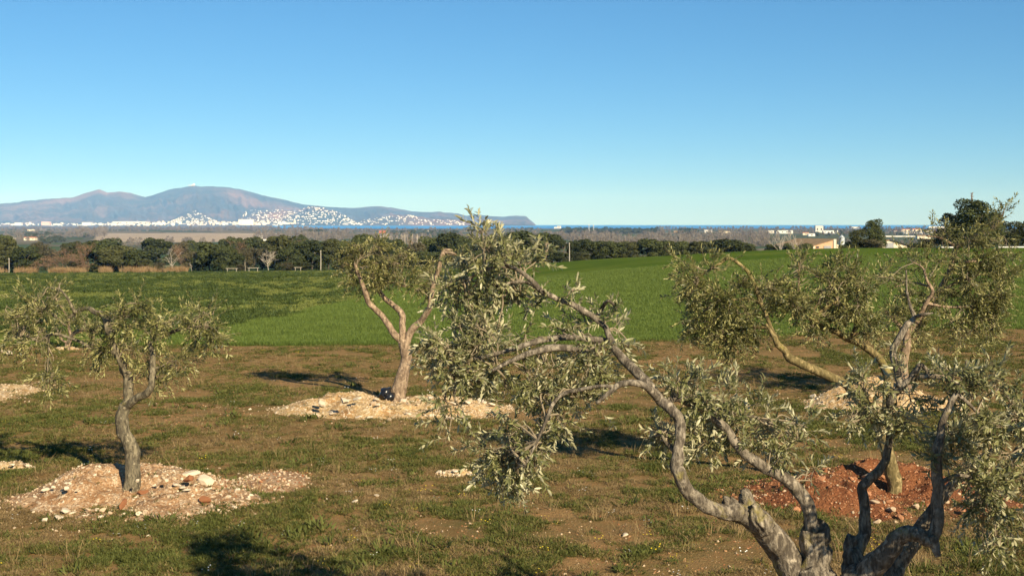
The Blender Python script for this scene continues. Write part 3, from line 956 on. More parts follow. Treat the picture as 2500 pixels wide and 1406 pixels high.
def olive(name, label, base, trunk, limbs, blobs, dref, m_bark, m_leaf, seed, leafL=.055, step=.024, nl=10, near=False, droop=.3, branches=(), extra_trunk=(), dens=1.0):
    rs = np.random.default_rng(seed)
    em = empty(name, base)
    skel = []
    q = MB()
    fine = 18 if near else 10
    for k, tl in enumerate([trunk] + list(extra_trunk)):
        pts, rad = line3(tl, dref)
        if near: V, f4, f3 = rough_tube(pts, rad, 48, .20, 6.5, seed + k, .07)
        else: V, f4, f3 = rough_tube(pts, rad, 16, .16, 7, seed + k, .03)
        q.add(V, f3=f3, f4=f4)
        skel.append(pts[len(pts) // 2:])
    q.build("trunk", m_bark, em, origin=base, smooth=True)
    for k, lb in enumerate(limbs):
        pts, rad = line3(lb, dref)
        V, f4, f3 = rough_tube(pts, rad, fine, .15 if near and rad[0] > .09 else .10, 9 if near else 7, seed + 20 + k, .04 if near and rad[0] > .09 else 0, .25 if near else .55)
        q = MB(); q.add(V, f3=f3, f4=f4)
        q.build("limb", m_bark, em, origin=base, smooth=True)
        skel.append(pts[len(pts) // 3:])
    for k, lb in enumerate(branches):
        pts, rad = line3(lb, dref)
        V, f4, f3 = rough_tube(pts, rad, 8, .12, 14, seed + 50 + k)
        q = MB(); q.add(V, f3=f3, f4=f4)
        q.build("branch", m_bark, em, origin=base, smooth=True)
        skel.append(pts)
    skel = np.concatenate(skel)
    tw, (LB, LD, LN, L, W) = foliage(blobs, skel, dref, rs, leafL, step, nl, droop, dens=dens)
    cr = empty("crown", base); cr.parent = em; cr.location = (0, 0, 0)
    o = tw.build("twigs", M_TWIG, cr, origin=base); tag(o, kind="stuff")
    rnd = rs.random(len(LB))
    keep = np.ones(len(LB), bool)
    if near:
        # the leaves that show largest become pieces of their own
        cpx = CX + F * LB[:, 0] / LB[:, 1]; cpy = HY - F * (LB[:, 2] - CAMZ) / LB[:, 1]
        vw = norm(LB - np.array([0, 0, CAMZ]))
        show = L * W * np.abs((LN * vw).sum(1)) / LB[:, 1] ** 2 * ((cpx > 5) & (cpx < 2495) & (cpy < 1400))
        top = np.argsort(-show)[:300]
        keep[top] = False
        one = np.array([[0, 0, 0.]]), np.array([[0, 1., 0]]), np.array([[0, 0, 1.]])
        V, f3, f4 = leaf_arrays(one[0], one[1], one[2], np.array([1.]), np.array([.30]), np.array([.6]))
        lm = []
        for k in range(5):
            lm.append(mesh_np("leaf", V, [f3, f4], [m_leaf], True, {"rnd": ('FACE', np.full(len(f3) + len(f4), k / 4))}))
        for i in top:
            S = np.cross(LD[i], LN[i])
            M = Matrix(((S[0], LD[i][0], LN[i][0], LB[i][0] - base[0]), (S[1], LD[i][1], LN[i][1], LB[i][1] - base[1]), (S[2], LD[i][2], LN[i][2], LB[i][2] - base[2]), (0, 0, 0, 1)))
            lo = bpy.data.objects.new("leaf", lm[int(rnd[i] * 4.99)])
            C.objects.link(lo); lo.parent = cr
            lo.matrix_local = M @ Matrix.Diagonal((L[i], L[i], L[i], 1))
    LB, LD, LN, L, W, rnd = LB[keep], LD[keep], LN[keep], L[keep], W[keep], rnd[keep]
    if near:
        V, f3, f4 = leaf_arrays(LB, LD, LN, L, W, rs.uniform(-.3, 1.2, len(LB)))
        me = mesh_np("foliage", V - base, [f3, f4], [m_leaf], True, {"rnd": ('FACE', np.concatenate([np.tile(rnd, 4), np.tile(rnd, 2)]))})
    else:
        V, f3 = quick_leaf(LB, LD, LN, L, W)
        me = mesh_np("foliage", V - base, [f3], [m_leaf], False, {"rnd": ('FACE', np.tile(rnd, 2))})
    o = link("foliage", me, cr); tag(o, kind="stuff")
    tag(em, label, "olive tree", "olive trees of the orchard")
    print(name, "leaves", len(LB))
    return em

# left tree
dA = pA[1]
olive("olive_tree", "slim crooked olive tree with drooping crown on the left tan mound", pA,
      [(321, 1232, 24), (321, 1190, 21), (324, 1157, 19), (323, 1110, 18), (314, 1077, 16), (299, 1046, 16), (300, 1011, 15), (308, 987, 15)],
      [[(308, 992, 13), (310, 964, 12, .05), (312, 926, 11, .1), (305, 903, 10, .15), (300, 880, 10, .1), (284, 860, 9), (272, 832, 9, -.1), (268, 804, 9, -.15), (256, 776, 8, -.15), (235, 762, 6, -.1), (211, 755, 6), (183, 764, 5, .1), (164, 786, 3, .2)],
       [(308, 990, 11), (329, 976, 10, -.1), (357, 959, 9, -.2), (373, 936, 8, -.25), (371, 898, 8, -.2), (373, 861, 7, -.1), (362, 837, 6)],
       [(312, 930, 5, .1), (300, 900, 5, 0), (290, 878, 4, -.1), (283, 862, 3, -.1)]],
      [(60, 800, 62, 45, 60), (30, 770, 40, 40, 30), (100, 765, 45, 35, 40), (135, 705, 30, 45, 30, .2, .5), (70, 735, 45, 35, 26, .1, .3), (118, 922, 18, 42, 34, .1), (85, 830, 50, 35, 30), (20, 830, 30, 40, 18),
       (255, 850, 28, 34, 36), (300, 790, 55, 35, 60, -.1), (335, 755, 38, 40, 44, 0, .3), (365, 805, 50, 36, 50), (430, 795, 50, 36, 52), (480, 800, 45, 34, 50), (530, 805, 36, 38, 44), (505, 770, 36, 25, 24, 0, .3), (410, 890, 40, 42, 60), (395, 925, 38, 25, 26), (300, 835, 55, 35, 40), (195, 790, 40, 26, 18), (340, 860, 40, 30, 26)],
      dA, M_BARK_A, M_LEAF_M, 101, leafL=.072, step=.028, nl=10, droop=.55, dens=.82,
      branches=[[(284, 862, 5, -.1), (250, 855, 4.5), (225, 851, 4.5), (202, 837, 4), (160, 821, 4), (127, 816, 3.5), (94, 833, 2.5)], [(268, 800, 4, -.1), (232, 800, 3.5), (228, 830, 3), (222, 852, 3)], [(183, 764, 4, .1), (165, 728, 3), (145, 705, 2)],
                [(225, 806, 4), (200, 804, 4), (178, 815, 4), (165, 840, 3)], [(160, 795, 3), (130, 770, 2.5), (95, 760, 2)], [(362, 837, 4), (410, 815, 4), (441, 804, 4), (475, 798, 3), (520, 800, 2)], [(373, 900, 4, -.2), (400, 895, 3), (425, 890, 2)], [(94, 833, 3), (60, 820, 2), (30, 830, 1.5)], [(120, 818, 2), (118, 860, 1.8), (116, 910, 1.5)]])
# middle tree
dB = pB[1]
olive("olive_tree", "three-limbed tan olive tree with leafy top on the middle mound", pB,
      [(966, 1000, 27), (970, 975, 22), (977, 934, 17), (987, 899, 15), (990, 871, 14), (989, 848, 14), (988, 835, 14)],
      [[(988, 845, 11), (1002, 811, 9.5), (1026, 783, 8, -.1), (1046, 755, 7.5, -.2), (1052, 723, 6.5, -.2), (1062, 683, 5.5, -.1), (1074, 648, 5.5), (1084, 616, 5.5, .1), (1096, 610, 2.5, .1), (1106, 612, 1.5, .1)],
       [(985, 840, 9), (980, 819, 8), (982, 787, 8, .2), (978, 767, 8, .3), (958, 743, 7, .35), (934, 723, 6, .4), (921, 703, 5, .4), (905, 672, 4, .4)],
       [(985, 842, 10), (970, 823, 9), (942, 787, 8), (923, 763, 7.5), (899, 735, 7, -.1), (887, 699, 6, -.2), (875, 671, 5, -.2), (867, 644, 4, -.2)]],
      [(872, 606, 42, 30, 70), (848, 655, 34, 48, 80), (915, 612, 40, 30, 60), (895, 650, 44, 40, 90), (930, 655, 40, 35, 60), (985, 650, 42, 30, 60), (950, 690, 46, 30, 80), (1000, 705, 26, 22, 34), (1050, 705, 24, 40, 56), (990, 622, 38, 22, 34, 0, .3), (870, 690, 35, 25, 40), (960, 640, 40, 30, 46), (1020, 670, 25, 25, 20), (1075, 690, 25, 30, 40), (1070, 650, 26, 30, 36), (1098, 625, 24, 18, 20)],
      dB, M_BARK_B, M_LEAF_M, 202, leafL=.080, step=.030, nl=9, droop=.2, dens=.72,
      branches=[[(905, 672, 4, .4), (930, 650, 3, .3), (975, 645, 2)], [(921, 700, 4, .4), (955, 690, 3, .3), (990, 700, 2)], [(875, 670, 4, -.2), (855, 655, 3), (840, 640, 2)], [(1084, 616, 4, .1), (1110, 620, 2.5), (1125, 640, 1.5)]])
# right tree behind the foreground tree
dC = pC[1]
olive("olive_tree", "spreading olive tree with yellowish limbs on the red soil mound", pC,
      [(2182, 1222, 19), (2184, 1190, 18), (2178, 1150, 17), (2168, 1110, 16), (2155, 1070, 15, .1), (2145, 1035, 15, .15)],
      [[(2148, 1045, 13, .15), (2120, 995, 13, .1), (2085, 955, 12), (2040, 928, 11.5, -.1), (1990, 903, 11, -.15), (1955, 887, 11, -.2), (1925, 868, 10, -.2), (1903, 842, 8, -.2), (1880, 800, 5, -.2), (1858, 740, 5, -.1), (1841, 692, 5), (1823, 662, 4.5), (1786, 632, 4), (1756, 644, 3, -.1), (1735, 655, 2, -.1)],
       [(2150, 1040, 12, .15), (2170, 985, 11, .3), (2165, 925, 11, .5), (2150, 880, 10, .5), (2110, 845, 9, .4), (2075, 826, 9, .3), (2035, 808, 8, .2), (2000, 795, 8, .1), (1975, 778, 6), (1940, 762, 4)],
       [(1925, 866, 6, -.2), (1895, 838, 6, -.3), (1885, 815, 5, -.3), (1870, 790, 3, -.3)]],
      [(1685, 690, 42, 48, 80), (1700, 780, 48, 50, 120), (1720, 720, 50, 45, 100), (1780, 740, 50, 50, 130), (1785, 830, 32, 40, 70), (1760, 790, 45, 40, 90), (1830, 780, 50, 60, 120), (1860, 710, 42, 42, 80), (1820, 700, 40, 35, 60), (1740, 660, 40, 25, 30, 0, .5), (1665, 650, 22, 25, 18, 0, .6),
       (1950, 640, 26, 36, 40, .1, .6), (1930, 700, 36, 40, 60), (1960, 735, 55, 40, 130), (2030, 720, 55, 42, 130), (2040, 770, 40, 25, 40), (2090, 740, 50, 45, 110), (2080, 660, 45, 36, 60, .2, .4), (2120, 690, 45, 40, 60), (2010, 800, 36, 22, 34), (2110, 790, 36, 30, 40), (2010, 690, 40, 30, 40, 0, .3), (1985, 815, 30, 18, 20)],
      dC, M_BARK_C, M_LEAF_M, 303, leafL=.072, step=.026, nl=9, droop=.35, dens=.80,
      branches=[[(1975, 778, 5), (2000, 762, 4), (2045, 735, 3)], [(1985, 780, 4), (1990, 750, 3), (2005, 740, 2)], [(1858, 740, 4, -.1), (1820, 730, 4), (1770, 735, 3), (1720, 740, 2)], [(1880, 800, 4, -.2), (1830, 800, 4), (1780, 810, 3), (1760, 830, 2)], [(1756, 644, 3), (1715, 670, 3), (1690, 690, 2)], [(1940, 762, 3), (1950, 700, 2.5), (1950, 640, 1.5)], [(2075, 826, 4, .3), (2095, 770, 3.5, .2), (2090, 700, 2.5, .2), (2085, 650, 1.5, .2)]])
# farther right tree on the ochre mound
dD = pD[1]
olive("olive_tree", "tall olive tree with dark right crown rising above the field's crest", pD,
      [(2222, 1000, 20), (2216, 960, 16), (2208, 920, 13), (2206, 880, 11), (2213, 835, 10), (2218, 800, 9)],
      [[(2216, 815, 8), (2240, 780, 7, -.1), (2262, 740, 5, -.2), (2276, 712, 4.5, -.3), (2262, 682, 3.5, -.3), (2252, 655, 2.5, -.3), (2228, 640, 1.5, -.3)],
       [(2216, 812, 8), (2250, 780, 8, .3), (2290, 715, 7, .5), (2318, 660, 7, .5), (2336, 602, 6, .5), (2360, 592, 3, .4)],
       [(2215, 820, 7), (2190, 790, 5, .2), (2160, 760, 4, .3)]],
      [(2170, 690, 45, 50, 50), (2230, 640, 50, 36, 46, 0, .4), (2195, 770, 45, 40, 80), (2240, 740, 40, 40, 50), (2300, 690, 46, 60, 80), (2395, 670, 60, 60, 190), (2430, 720, 46, 55, 150), (2390, 750, 50, 45, 110), (2450, 660, 36, 45, 80), (2345, 770, 40, 45, 50), (2424, 812, 24, 30, 44), (2320, 625, 50, 22, 40, 0, .3), (2300, 572, 50, 12, 30, 0, .2), (2380, 590, 40, 22, 34, 0, .4), (2430, 555, 20, 25, 16, 0, .8), (2450, 520, 8, 20, 8, 0, 1.2), (2180, 840, 30, 20, 24), (2270, 800, 40, 30, 36), (2350, 830, 40, 40, 26)],
      dD, M_BARK_B, M_LEAF_M, 404, leafL=.090, step=.034, nl=9, droop=.3, dens=1.15,
      branches=[[(2336, 604, 4, .5), (2300, 583, 3, .4), (2262, 576, 2, .3)], [(2336, 606, 4, .5), (2375, 580, 3.5, .4), (2410, 562, 3, .3), (2440, 540, 2, .3)], [(2290, 715, 5, .5), (2335, 690, 4, .3), (2390, 670, 3)], [(2318, 662, 4, .5), (2360, 640, 3), (2400, 640, 2)], [(2262, 740, 4, -.2), (2320, 750, 3), (2400, 750, 2), (2424, 800, 1.5)], [(2270, 700, 3, -.3), (2225, 690, 2.5), (2185, 700, 1.5)], [(2440, 540, 2, .3), (2455, 505, 1, .3)]])
# small one far left
dE = pE[1]
olive("olive_tree", "small sparse olive tree in front of the field's edge at far left", pE,
      [(163, 858, 8), (166, 838, 6), (173, 822, 5.5), (181, 812, 5)],
      [[(180, 813, 5), (200, 806, 4.5), (222, 806, 4), (235, 800, 2)], [(174, 822, 4), (168, 800, 3.5), (166, 775, 2.5)], [(166, 838, 3), (150, 828, 3), (142, 812, 2)]],
      [(200, 775, 36, 25, 40), (165, 760, 30, 26, 36), (235, 790, 24, 20, 22), (140, 795, 26, 20, 20), (125, 722, 28, 34, 40, .3, .3)],
      dE, M_BARK_B, M_LEAF_M, 505, leafL=.08, step=.036, nl=10, droop=.3, branches=[[(166, 775, 2.5), (150, 750, 2), (130, 720, 1.5)]])

# foreground tree
dF = 9.0
pF = np.array([gx(2040, dF), dF, float(terr(gx(2040, dF), dF))])
_gy = HY + F * (CAMZ - pF[2]) / dF
olive("olive_tree", "large gnarled old olive tree with grey limbs in the foreground", pF,
      [(2040, _gy + 20, 150), (2030, _gy - 60, 122), (2022, 1700, 105), (2015, 1560, 95), (2000, 1480, 84), (1990, 1410, 50), (1990, 1360, 37), (1991, 1330, 35), (1991, 1308, 35), (1991, 1297, 33), (1991, 1294, 12)],
      [# A: from the cut stump up and left
       [(1985, 1325, 22.2, .02), (1982, 1290, 17.8), (1972, 1235, 17.0), (1946, 1195, 16.3), (1905, 1160, 14.8, -.05), (1850, 1132, 13.3, -.1), (1805, 1095, 11.8, -.1), (1775, 1050, 11.1, -.1), (1735, 1010, 10.4, -.1), (1690, 985, 10.4, -.1), (1640, 965, 9.6, -.1)],
       # B: gnarled left trunk limb then pale limb
       [(1960, 1440, 42.9, .05), (1925, 1370, 37.0, .05), (1885, 1310, 32.6), (1845, 1270, 31.1, -.1), (1808, 1252, 25.2, -.15), (1770, 1252, 18.5, -.2), (1725, 1235, 17.0, -.25), (1685, 1203, 16.3, -.3), (1658, 1160, 16.3, -.35), (1652, 1118, 14.8, -.35), (1660, 1070, 12.6, -.35), (1660, 1035, 12.6, -.3), (1645, 1005, 13.3, -.3), (1618, 980, 12.6, -.25), (1600, 962, 11.1, -.2)],
       # C: long limb arching to the upper left
       [(1615, 985, 11.1, -.25), (1585, 940, 11.8, -.2), (1550, 905, 11.8, -.1), (1515, 870, 11.1, 0), (1490, 830, 8.9, 0), (1478, 800, 7.4, .05), (1450, 775, 7.4, .1), (1415, 752, 7.4, .1), (1370, 733, 7.0, .1), (1325, 712, 6.7, .05), (1298, 686, 6.3), (1272, 664, 5.5), (1245, 652, 4.8, -.05), (1205, 652, 3.0, -.1)],
       # F: right upright limb
       [(2090, 1350, 17.8, .1), (2108, 1300, 15.5, .1), (2110, 1245, 13.3, .1), (2106, 1192, 12.6, .1), (2122, 1170, 12.6, .1), (2152, 1140, 11.1, .1), (2166, 1105, 9.6, .1), (2172, 1050, 8.9, .1), (2170, 1005, 8.9, .1), (2178, 968, 9.6, .05), (2205, 940, 8.9), (2230, 915, 8.1, -.05), (2248, 890, 6.7, -.1)],
       # G: dark thick limb with elbow, in front
       [(2080, 1420, 37.0, -.1), (2130, 1380, 29.6, -.2), (2175, 1335, 23.7, -.3), (2205, 1305, 19.2, -.35), (2240, 1305, 17.8, -.4), (2270, 1318, 16.3, -.4), (2284, 1290, 15.5, -.4), (2290, 1230, 14.8, -.4), (2288, 1170, 14.1, -.4), (2284, 1120, 12.6, -.4), (2292, 1070, 10.4, -.4), (2310, 1010, 8.1, -.4), (2335, 960, 5.9, -.4)],
       # H: lit limb behind the elbow
       [(2130, 1425, 29.6, .2), (2175, 1385, 22.2, .3), (2215, 1345, 19.2, .35), (2248, 1290, 17.8, .4), (2280, 1240, 14.8, .4), (2320, 1190, 11.8, .4), (2380, 1130, 8.9, .3), (2440, 1090, 6.7, .2)],
       # unseen limb towards the near right, added to carry the shading foliage
       [(2080, 1600, 32.6, -.2), (2250, 1590, 26.6, -.6), (2450, 1540, 22.2, -1.0), (2620, 1420, 17.8, -1.3), (2690, 1280, 13.3, -1.5), (2720, 1130, 8.9, -1.6), (2760, 1020, 4.4, -1.7)]],
      [# left upper
       (1190, 610, 80, 45, 90, -.1, .2), (1150, 660, 80, 50, 110, .1), (1245, 640, 66, 36, 70, .35), (1172, 565, 22, 26, 18, -.1, 1.2), (1110, 700, 60, 45, 60), (1150, 740, 60, 36, 60), (1275, 735, 46, 24, 44, .35), (1215, 700, 64, 34, 70, .25), (1295, 638, 30, 30, 30, .4, .4),
       # left middle
       (1140, 800, 75, 36, 90, -.1, .3), (1100, 850, 75, 45, 100), (1190, 850, 75, 40, 100, -.1, .2), (1060, 900, 55, 45, 60), (1140, 905, 75, 40, 80), (1250, 822, 50, 24, 34, .25, .3), (1235, 915, 55, 36, 46),
       (1385, 815, 45, 24, 34, .25, .4), (1430, 872, 45, 34, 50, -.15), (1400, 920, 62, 42, 84), (1330, 930, 60, 45, 60), (1380, 975, 75, 40, 80), (1455, 915, 36, 34, 34), (1290, 985, 65, 40, 54), (1440, 975, 40, 26, 30),
       (1200, 970, 70, 40, 40), (1120, 990, 65, 45, 26), (1090, 1060, 55, 40, 14), (1260, 1060, 70, 45, 80), (1210, 1110, 50, 50, 80), (1290, 1110, 65, 50, 110), (1250, 1170, 55, 45, 90), (1350, 1060, 45, 50, 60), (1245, 1215, 36, 18, 26),
       (1480, 770, 26, 36, 24, 0, .9), (1512, 805, 20, 26, 12, .1, .5), (1430, 800, 30, 20, 8, .2, .6), (1400, 710, 24, 20, 12, .1, .8), (1350, 720, 26, 20, 12, .1, .8), (1525, 850, 24, 26, 12, .2),
       # middle
       (1660, 925, 65, 36, 70, -.1, .5), (1720, 950, 60, 40, 60, -.1, .5), (1690, 1010, 70, 40, 80, 0), (1650, 1075, 50, 40, 54, -.1), (1745, 1060, 65, 40, 70, .1), (1800, 1020, 60, 40, 50, 0, .3), (1620, 1060, 36, 45, 34), (1850, 1000, 50, 36, 26, 0, .5), (1880, 1060, 70, 40, 50), (1950, 1040, 55, 45, 50, 0, .2), (1850, 1110, 50, 30, 30), (1930, 1110, 50, 36, 26), (1985, 1170, 28, 36, 12), (1790, 960, 45, 36, 18, 0, 1.0),
       # right
       (2110, 930, 45, 40, 46, .1, .4), (2140, 990, 60, 45, 80, .1), (2110, 1040, 55, 40, 46, .1), (2200, 1030, 50, 50, 50), (2190, 920, 36, 36, 26, 0, .4), (2230, 1000, 40, 45, 30),
       (2310, 930, 60, 45, 46, -.2, .4), (2370, 980, 65, 50, 80, -.2, .2), (2440, 940, 60, 55, 56, -.1, .3), (2330, 1060, 60, 50, 90, -.3), (2420, 1060, 75, 50, 110, -.2), (2300, 1130, 50, 50, 60, -.4), (2390, 1150, 70, 55, 120, -.3), (2470, 1150, 50, 60, 90, -.2), (2440, 1240, 60, 55, 100, -.2), (2370, 1230, 50, 45, 50, -.3), (2420, 1320, 60, 40, 46, -.2), (2490, 1050, 40, 60, 60),
       # unseen, beyond the frame's right edge; nearer clumps added to shade trunk and leaves
       (2560, 1000, 80, 80, 120), (2600, 1130, 90, 90, 160), (2640, 1250, 90, 80, 120), (2700, 1040, 90, 90, 120), (2560, 1280, 60, 60, 60), (2640, 1060, 130, 110, 420, -1.5), (2760, 1180, 120, 110, 420, -1.6), (2660, 1250, 110, 90, 300, -1.4), (2820, 1020, 120, 110, 320, -1.9), (2590, 1170, 60, 80, 160, -1.1), (2700, 900, 110, 90, 260, -1.6)],
      dF, M_BARK_F, M_LEAF_F, 606, leafL=.058, step=.018, nl=8, near=True, droop=.30, dens=.48,
      extra_trunk=[[(2050, 1700, 80, .05), (2085, 1560, 75, .05), (2105, 1480, 62, .05), (2100, 1420, 48, .05), (2084, 1370, 30, .05), (2076, 1335, 16, .05), (2077, 1312, 13, .05), (2077, 1306, 5, .05)],
                   [(2140, 1440, 40, .1), (2170, 1400, 30, .15), (2205, 1350, 24, .2), (2235, 1310, 18, .25)], [(2272, 1312, 17, -.4), (2283, 1335, 13, -.42), (2290, 1358, 7, -.43)],
                   [(1845, 1278, 26, -.1), (1832, 1245, 20, -.1), (1822, 1218, 17, -.1), (1820, 1206, 14, -.1), (1820, 1202, 4, -.1)], [(1815, 1262, 24, -.1), (1792, 1240, 17, -.1), (1774, 1224, 14, -.1), (1768, 1220, 5, -.1)], [(1870, 1290, 24, -.15), (1850, 1262, 20, -.2), (1843, 1240, 12, -.2), (1842, 1234, 4, -.2)]],
      branches=[[(1475, 842, 9, 0), (1445, 848, 9), (1400, 850, 9, -.1), (1340, 850, 9, -.15), (1295, 862, 8, -.2), (1250, 880, 6, -.2), (1200, 905, 4, -.2)],
                [(1490, 835, 8, .05), (1440, 826, 8, .05), (1400, 824, 7.5), (1345, 826, 7.5), (1290, 840, 7, -.1), (1245, 855, 6, -.1), (1190, 868, 5, -.1), (1140, 882, 4.5, -.1), (1110, 905, 4, -.1), (1080, 945, 3, -.1)],
                [(1605, 972, 10, -.25), (1582, 946, 9, -.35), (1548, 934, 8, -.4), (1515, 938, 8, -.4), (1488, 958, 6, -.4), (1455, 985, 4, -.4)],
                [(1500, 945, 5, -.4), (1470, 942, 4, -.4), (1420, 950, 5, -.35), (1375, 962, 5, -.3), (1350, 985, 5, -.3), (1332, 1030, 4, -.3), (1310, 1080, 3, -.3), (1280, 1140, 2.5, -.3)],
                [(1455, 778, 6, .1), (1470, 752, 5, .1), (1485, 735, 4), (1500, 745, 3)], [(1325, 712, 6), (1290, 690, 5, .15), (1250, 690, 4, .2), (1210, 700, 3, .2)], [(1272, 664, 5), (1230, 640, 4, -.1), (1190, 610, 3, -.1), (1172, 560, 1.5, -.1)], [(1205, 652, 4, -.1), (1160, 670, 3, -.1), (1110, 700, 2)],
                [(1618, 980, 8, -.2), (1660, 972, 8, -.1), (1695, 972, 8), (1708, 990, 7)], [(1690, 985, 8, -.1), (1740, 1000, 7), (1800, 1010, 5), (1850, 1020, 4), (1900, 1040, 3)], [(1655, 1110, 6, -.3), (1630, 1085, 4, -.3), (1615, 1060, 3, -.3)],
                [(2230, 925, 7), (2265, 918, 6, -.1), (2300, 922, 6, -.1), (2340, 942, 4, -.1)], [(2198, 945, 9), (2190, 900, 9, .05), (2180, 860, 9, .1), (2198, 820, 8, .1), (2215, 792, 8, .1), (2232, 775, 6, .1), (2222, 748, 4, .1), (2215, 715, 2.5, .1)], [(2232, 775, 5, .1), (2252, 768, 4), (2278, 764, 2)], [(2248, 890, 6, -.1), (2262, 902, 4, -.1), (2266, 925, 2.5, -.1)],
                [(2230, 774, 3, .1), (2215, 720, 2.5, .1), (2212, 660, 2, .1)], [(2440, 1090, 8, .2), (2470, 1050, 9, .1), (2510, 1035, 9), (2600, 1040, 8)], [(2470, 1120, 6, .1), (2490, 1095, 9), (2540, 1085, 9), (2620, 1100, 8)],
                [(2172, 1040, 5, .1), (2135, 1010, 4, .1), (2110, 950, 2.5, .1)], [(2335, 960, 6, -.4), (2380, 1000, 4, -.3), (2420, 1060, 3, -.2)], [(2290, 1180, 7, -.4), (2340, 1160, 5, -.4), (2400, 1180, 4, -.3), (2440, 1240, 3, -.2)], [(2335, 960, 5, -.4), (2350, 920, 3, -.3), (2360, 880, 2, -.3)]])
# ---------------------------------------------------------------- scattered ground cover
def scatter(name, pts, rotz, scl, sources, tilt=.15, seed=1):
    """one object: copies of the source meshes on given points (geometry nodes instances)"""
    n = len(pts); r_ = np.random.default_rng(seed)
    me = bpy.data.meshes.new(name)
    me.vertices.add(n)
    me.vertices.foreach_set("co", np.asarray(pts, np.float32).ravel())
    a = me.attributes.new("rot", 'FLOAT_VECTOR', 'POINT')
    rot = np.stack([r_.normal(0, tilt, n), r_.normal(0, tilt, n), rotz], 1)
    a.data.foreach_set("vector", rot.astype(np.float32).ravel())
    a = me.attributes.new("scl", 'FLOAT', 'POINT')
    a.data.foreach_set("value", np.asarray(scl, np.float32))
    a = me.attributes.new("pick", 'INT', 'POINT')
    a.data.foreach_set("value", r_.integers(0, len(sources), n).astype(np.int32))
    o = link(name, me)
    src = bpy.data.collections.new(name + "_sources")
    for k, s in enumerate(sources):
        so = bpy.data.objects.new("%s_source_%d" % (name, k), s)
        src.objects.link(so)
    g = bpy.data.node_groups.new(name, 'GeometryNodeTree')
    g.interface.new_socket("Geometry", in_out='INPUT', socket_type='NodeSocketGeometry')
    g.interface.new_socket("Geometry", in_out='OUTPUT', socket_type='NodeSocketGeometry')
    gi, go = g.nodes.new("NodeGroupInput"), g.nodes.new("NodeGroupOutput")
    ci = g.nodes.new("GeometryNodeCollectionInfo")
    ci.inputs["Collection"].default_value = src
    ci.inputs["Separate Children"].default_value = True
    ci.inputs["Reset Children"].default_value = True
    ip = g.nodes.new("GeometryNodeInstanceOnPoints")
    ip.inputs["Pick Instance"].default_value = True
    for nm, ty, sk in (("rot", 'FLOAT_VECTOR', "Rotation"), ("scl", 'FLOAT', "Scale"), ("pick", 'INT', "Instance Index")):
        na = g.nodes.new("GeometryNodeInputNamedAttribute")
        na.data_type = ty
        na.inputs["Name"].default_value = nm
        g.links.new(na.outputs["Attribute"], ip.inputs[sk])
    g.links.new(gi.outputs[0], ip.inputs["Points"])
    g.links.new(ci.outputs[0], ip.inputs["Instance"])
    g.links.new(ip.outputs[0], go.inputs[0])
    md_ = o.modifiers.new("scatter", 'NODES')
    md_.node_group = g
    tag(o, kind="stuff")
    return o

def tuft(seed, n, h0, h1, w, spread, m_, lean=.5, segs=2, flat=0.0):
    r_ = np.random.default_rng(seed); q = MB()
    for k in range(n):
        a = r_.uniform(0, 6.28); rr = spread * math.sqrt(r_.random())
        b0 = np.array([rr * math.cos(a), rr * math.sin(a), -.005])
        a2 = a + r_.normal(0, .8); ln = r_.uniform(h0, h1); le = lean * r_.uniform(.4, 1.4)
        dirv = norm([math.cos(a2) * le, math.sin(a2) * le, 1 - flat])
        side = norm(np.cross(dirv, [0, 0, 1.0]) + r_.normal(size=3) * .25) * w * r_.uniform(.6, 1.3)
        mid = b0 + dirv * ln * .55
        tip = b0 + dirv * ln + np.array([math.cos(a2), math.sin(a2), -.7]) * ln * .22 * le
        v = np.array([b0 - side * .4, b0 + side * .4, mid + side * .5, mid - side * .5, tip])
        q.add(v, f4=[[0, 1, 2, 3]], f3=[[3, 2, 4]], r3=r_.random(), r4=r_.random())
    return q.mesh("tuft", [m_])

def grassmat(name, c1, c2, trans=.25):
    m, t, b = mat(name, .7, .2)
    oi = nd(t, "ShaderNodeObjectInfo").outputs["Random"]
    f = mix(t, .5, oi, attr(t, "rnd"))
    c = ramp(t, f, [(0.15, c1), (0.85, c2)])
    t.links.new(c, b.inputs["Base Color"])
    tr_ = nd(t, "ShaderNodeBsdfTranslucent"); t.links.new(c, tr_.inputs["Color"])
    mx = nd(t, "ShaderNodeMixShader"); mx.inputs[0].default_value = trans
    t.links.new(b.outputs[0], mx.inputs[1]); t.links.new(tr_.outputs[0], mx.inputs[2])
    t.links.new(mx.outputs[0], t.nodes["Material Output"].inputs["Surface"])
    return m
M_WEED = grassmat("weed_green", (0.062, 0.074, 0.016), (0.130, 0.140, 0.034))
M_OLIVEW = grassmat("weed_olive", (0.095, 0.092, 0.024), (0.20, 0.172, 0.052))
M_DRY = grassmat("dry_grass", (0.18, 0.122, 0.052), (0.36, 0.255, 0.12))
M_CER = grassmat("cereal_blade", (0.078, 0.120, 0.021), (0.145, 0.192, 0.040))
M_DKW = grassmat("field_weed", (0.040, 0.062, 0.014), (0.090, 0.120, 0.030))
M_REED = grassmat("dry_reed", (0.20, 0.12, 0.055), (0.42, 0.29, 0.15))
M_YEL = plain("yellow_flower", (0.62, 0.45, 0.03), .7, .05, 5)
M_WHI = plain("white_flower", (0.75, 0.74, 0.68), .7, .05, 5)

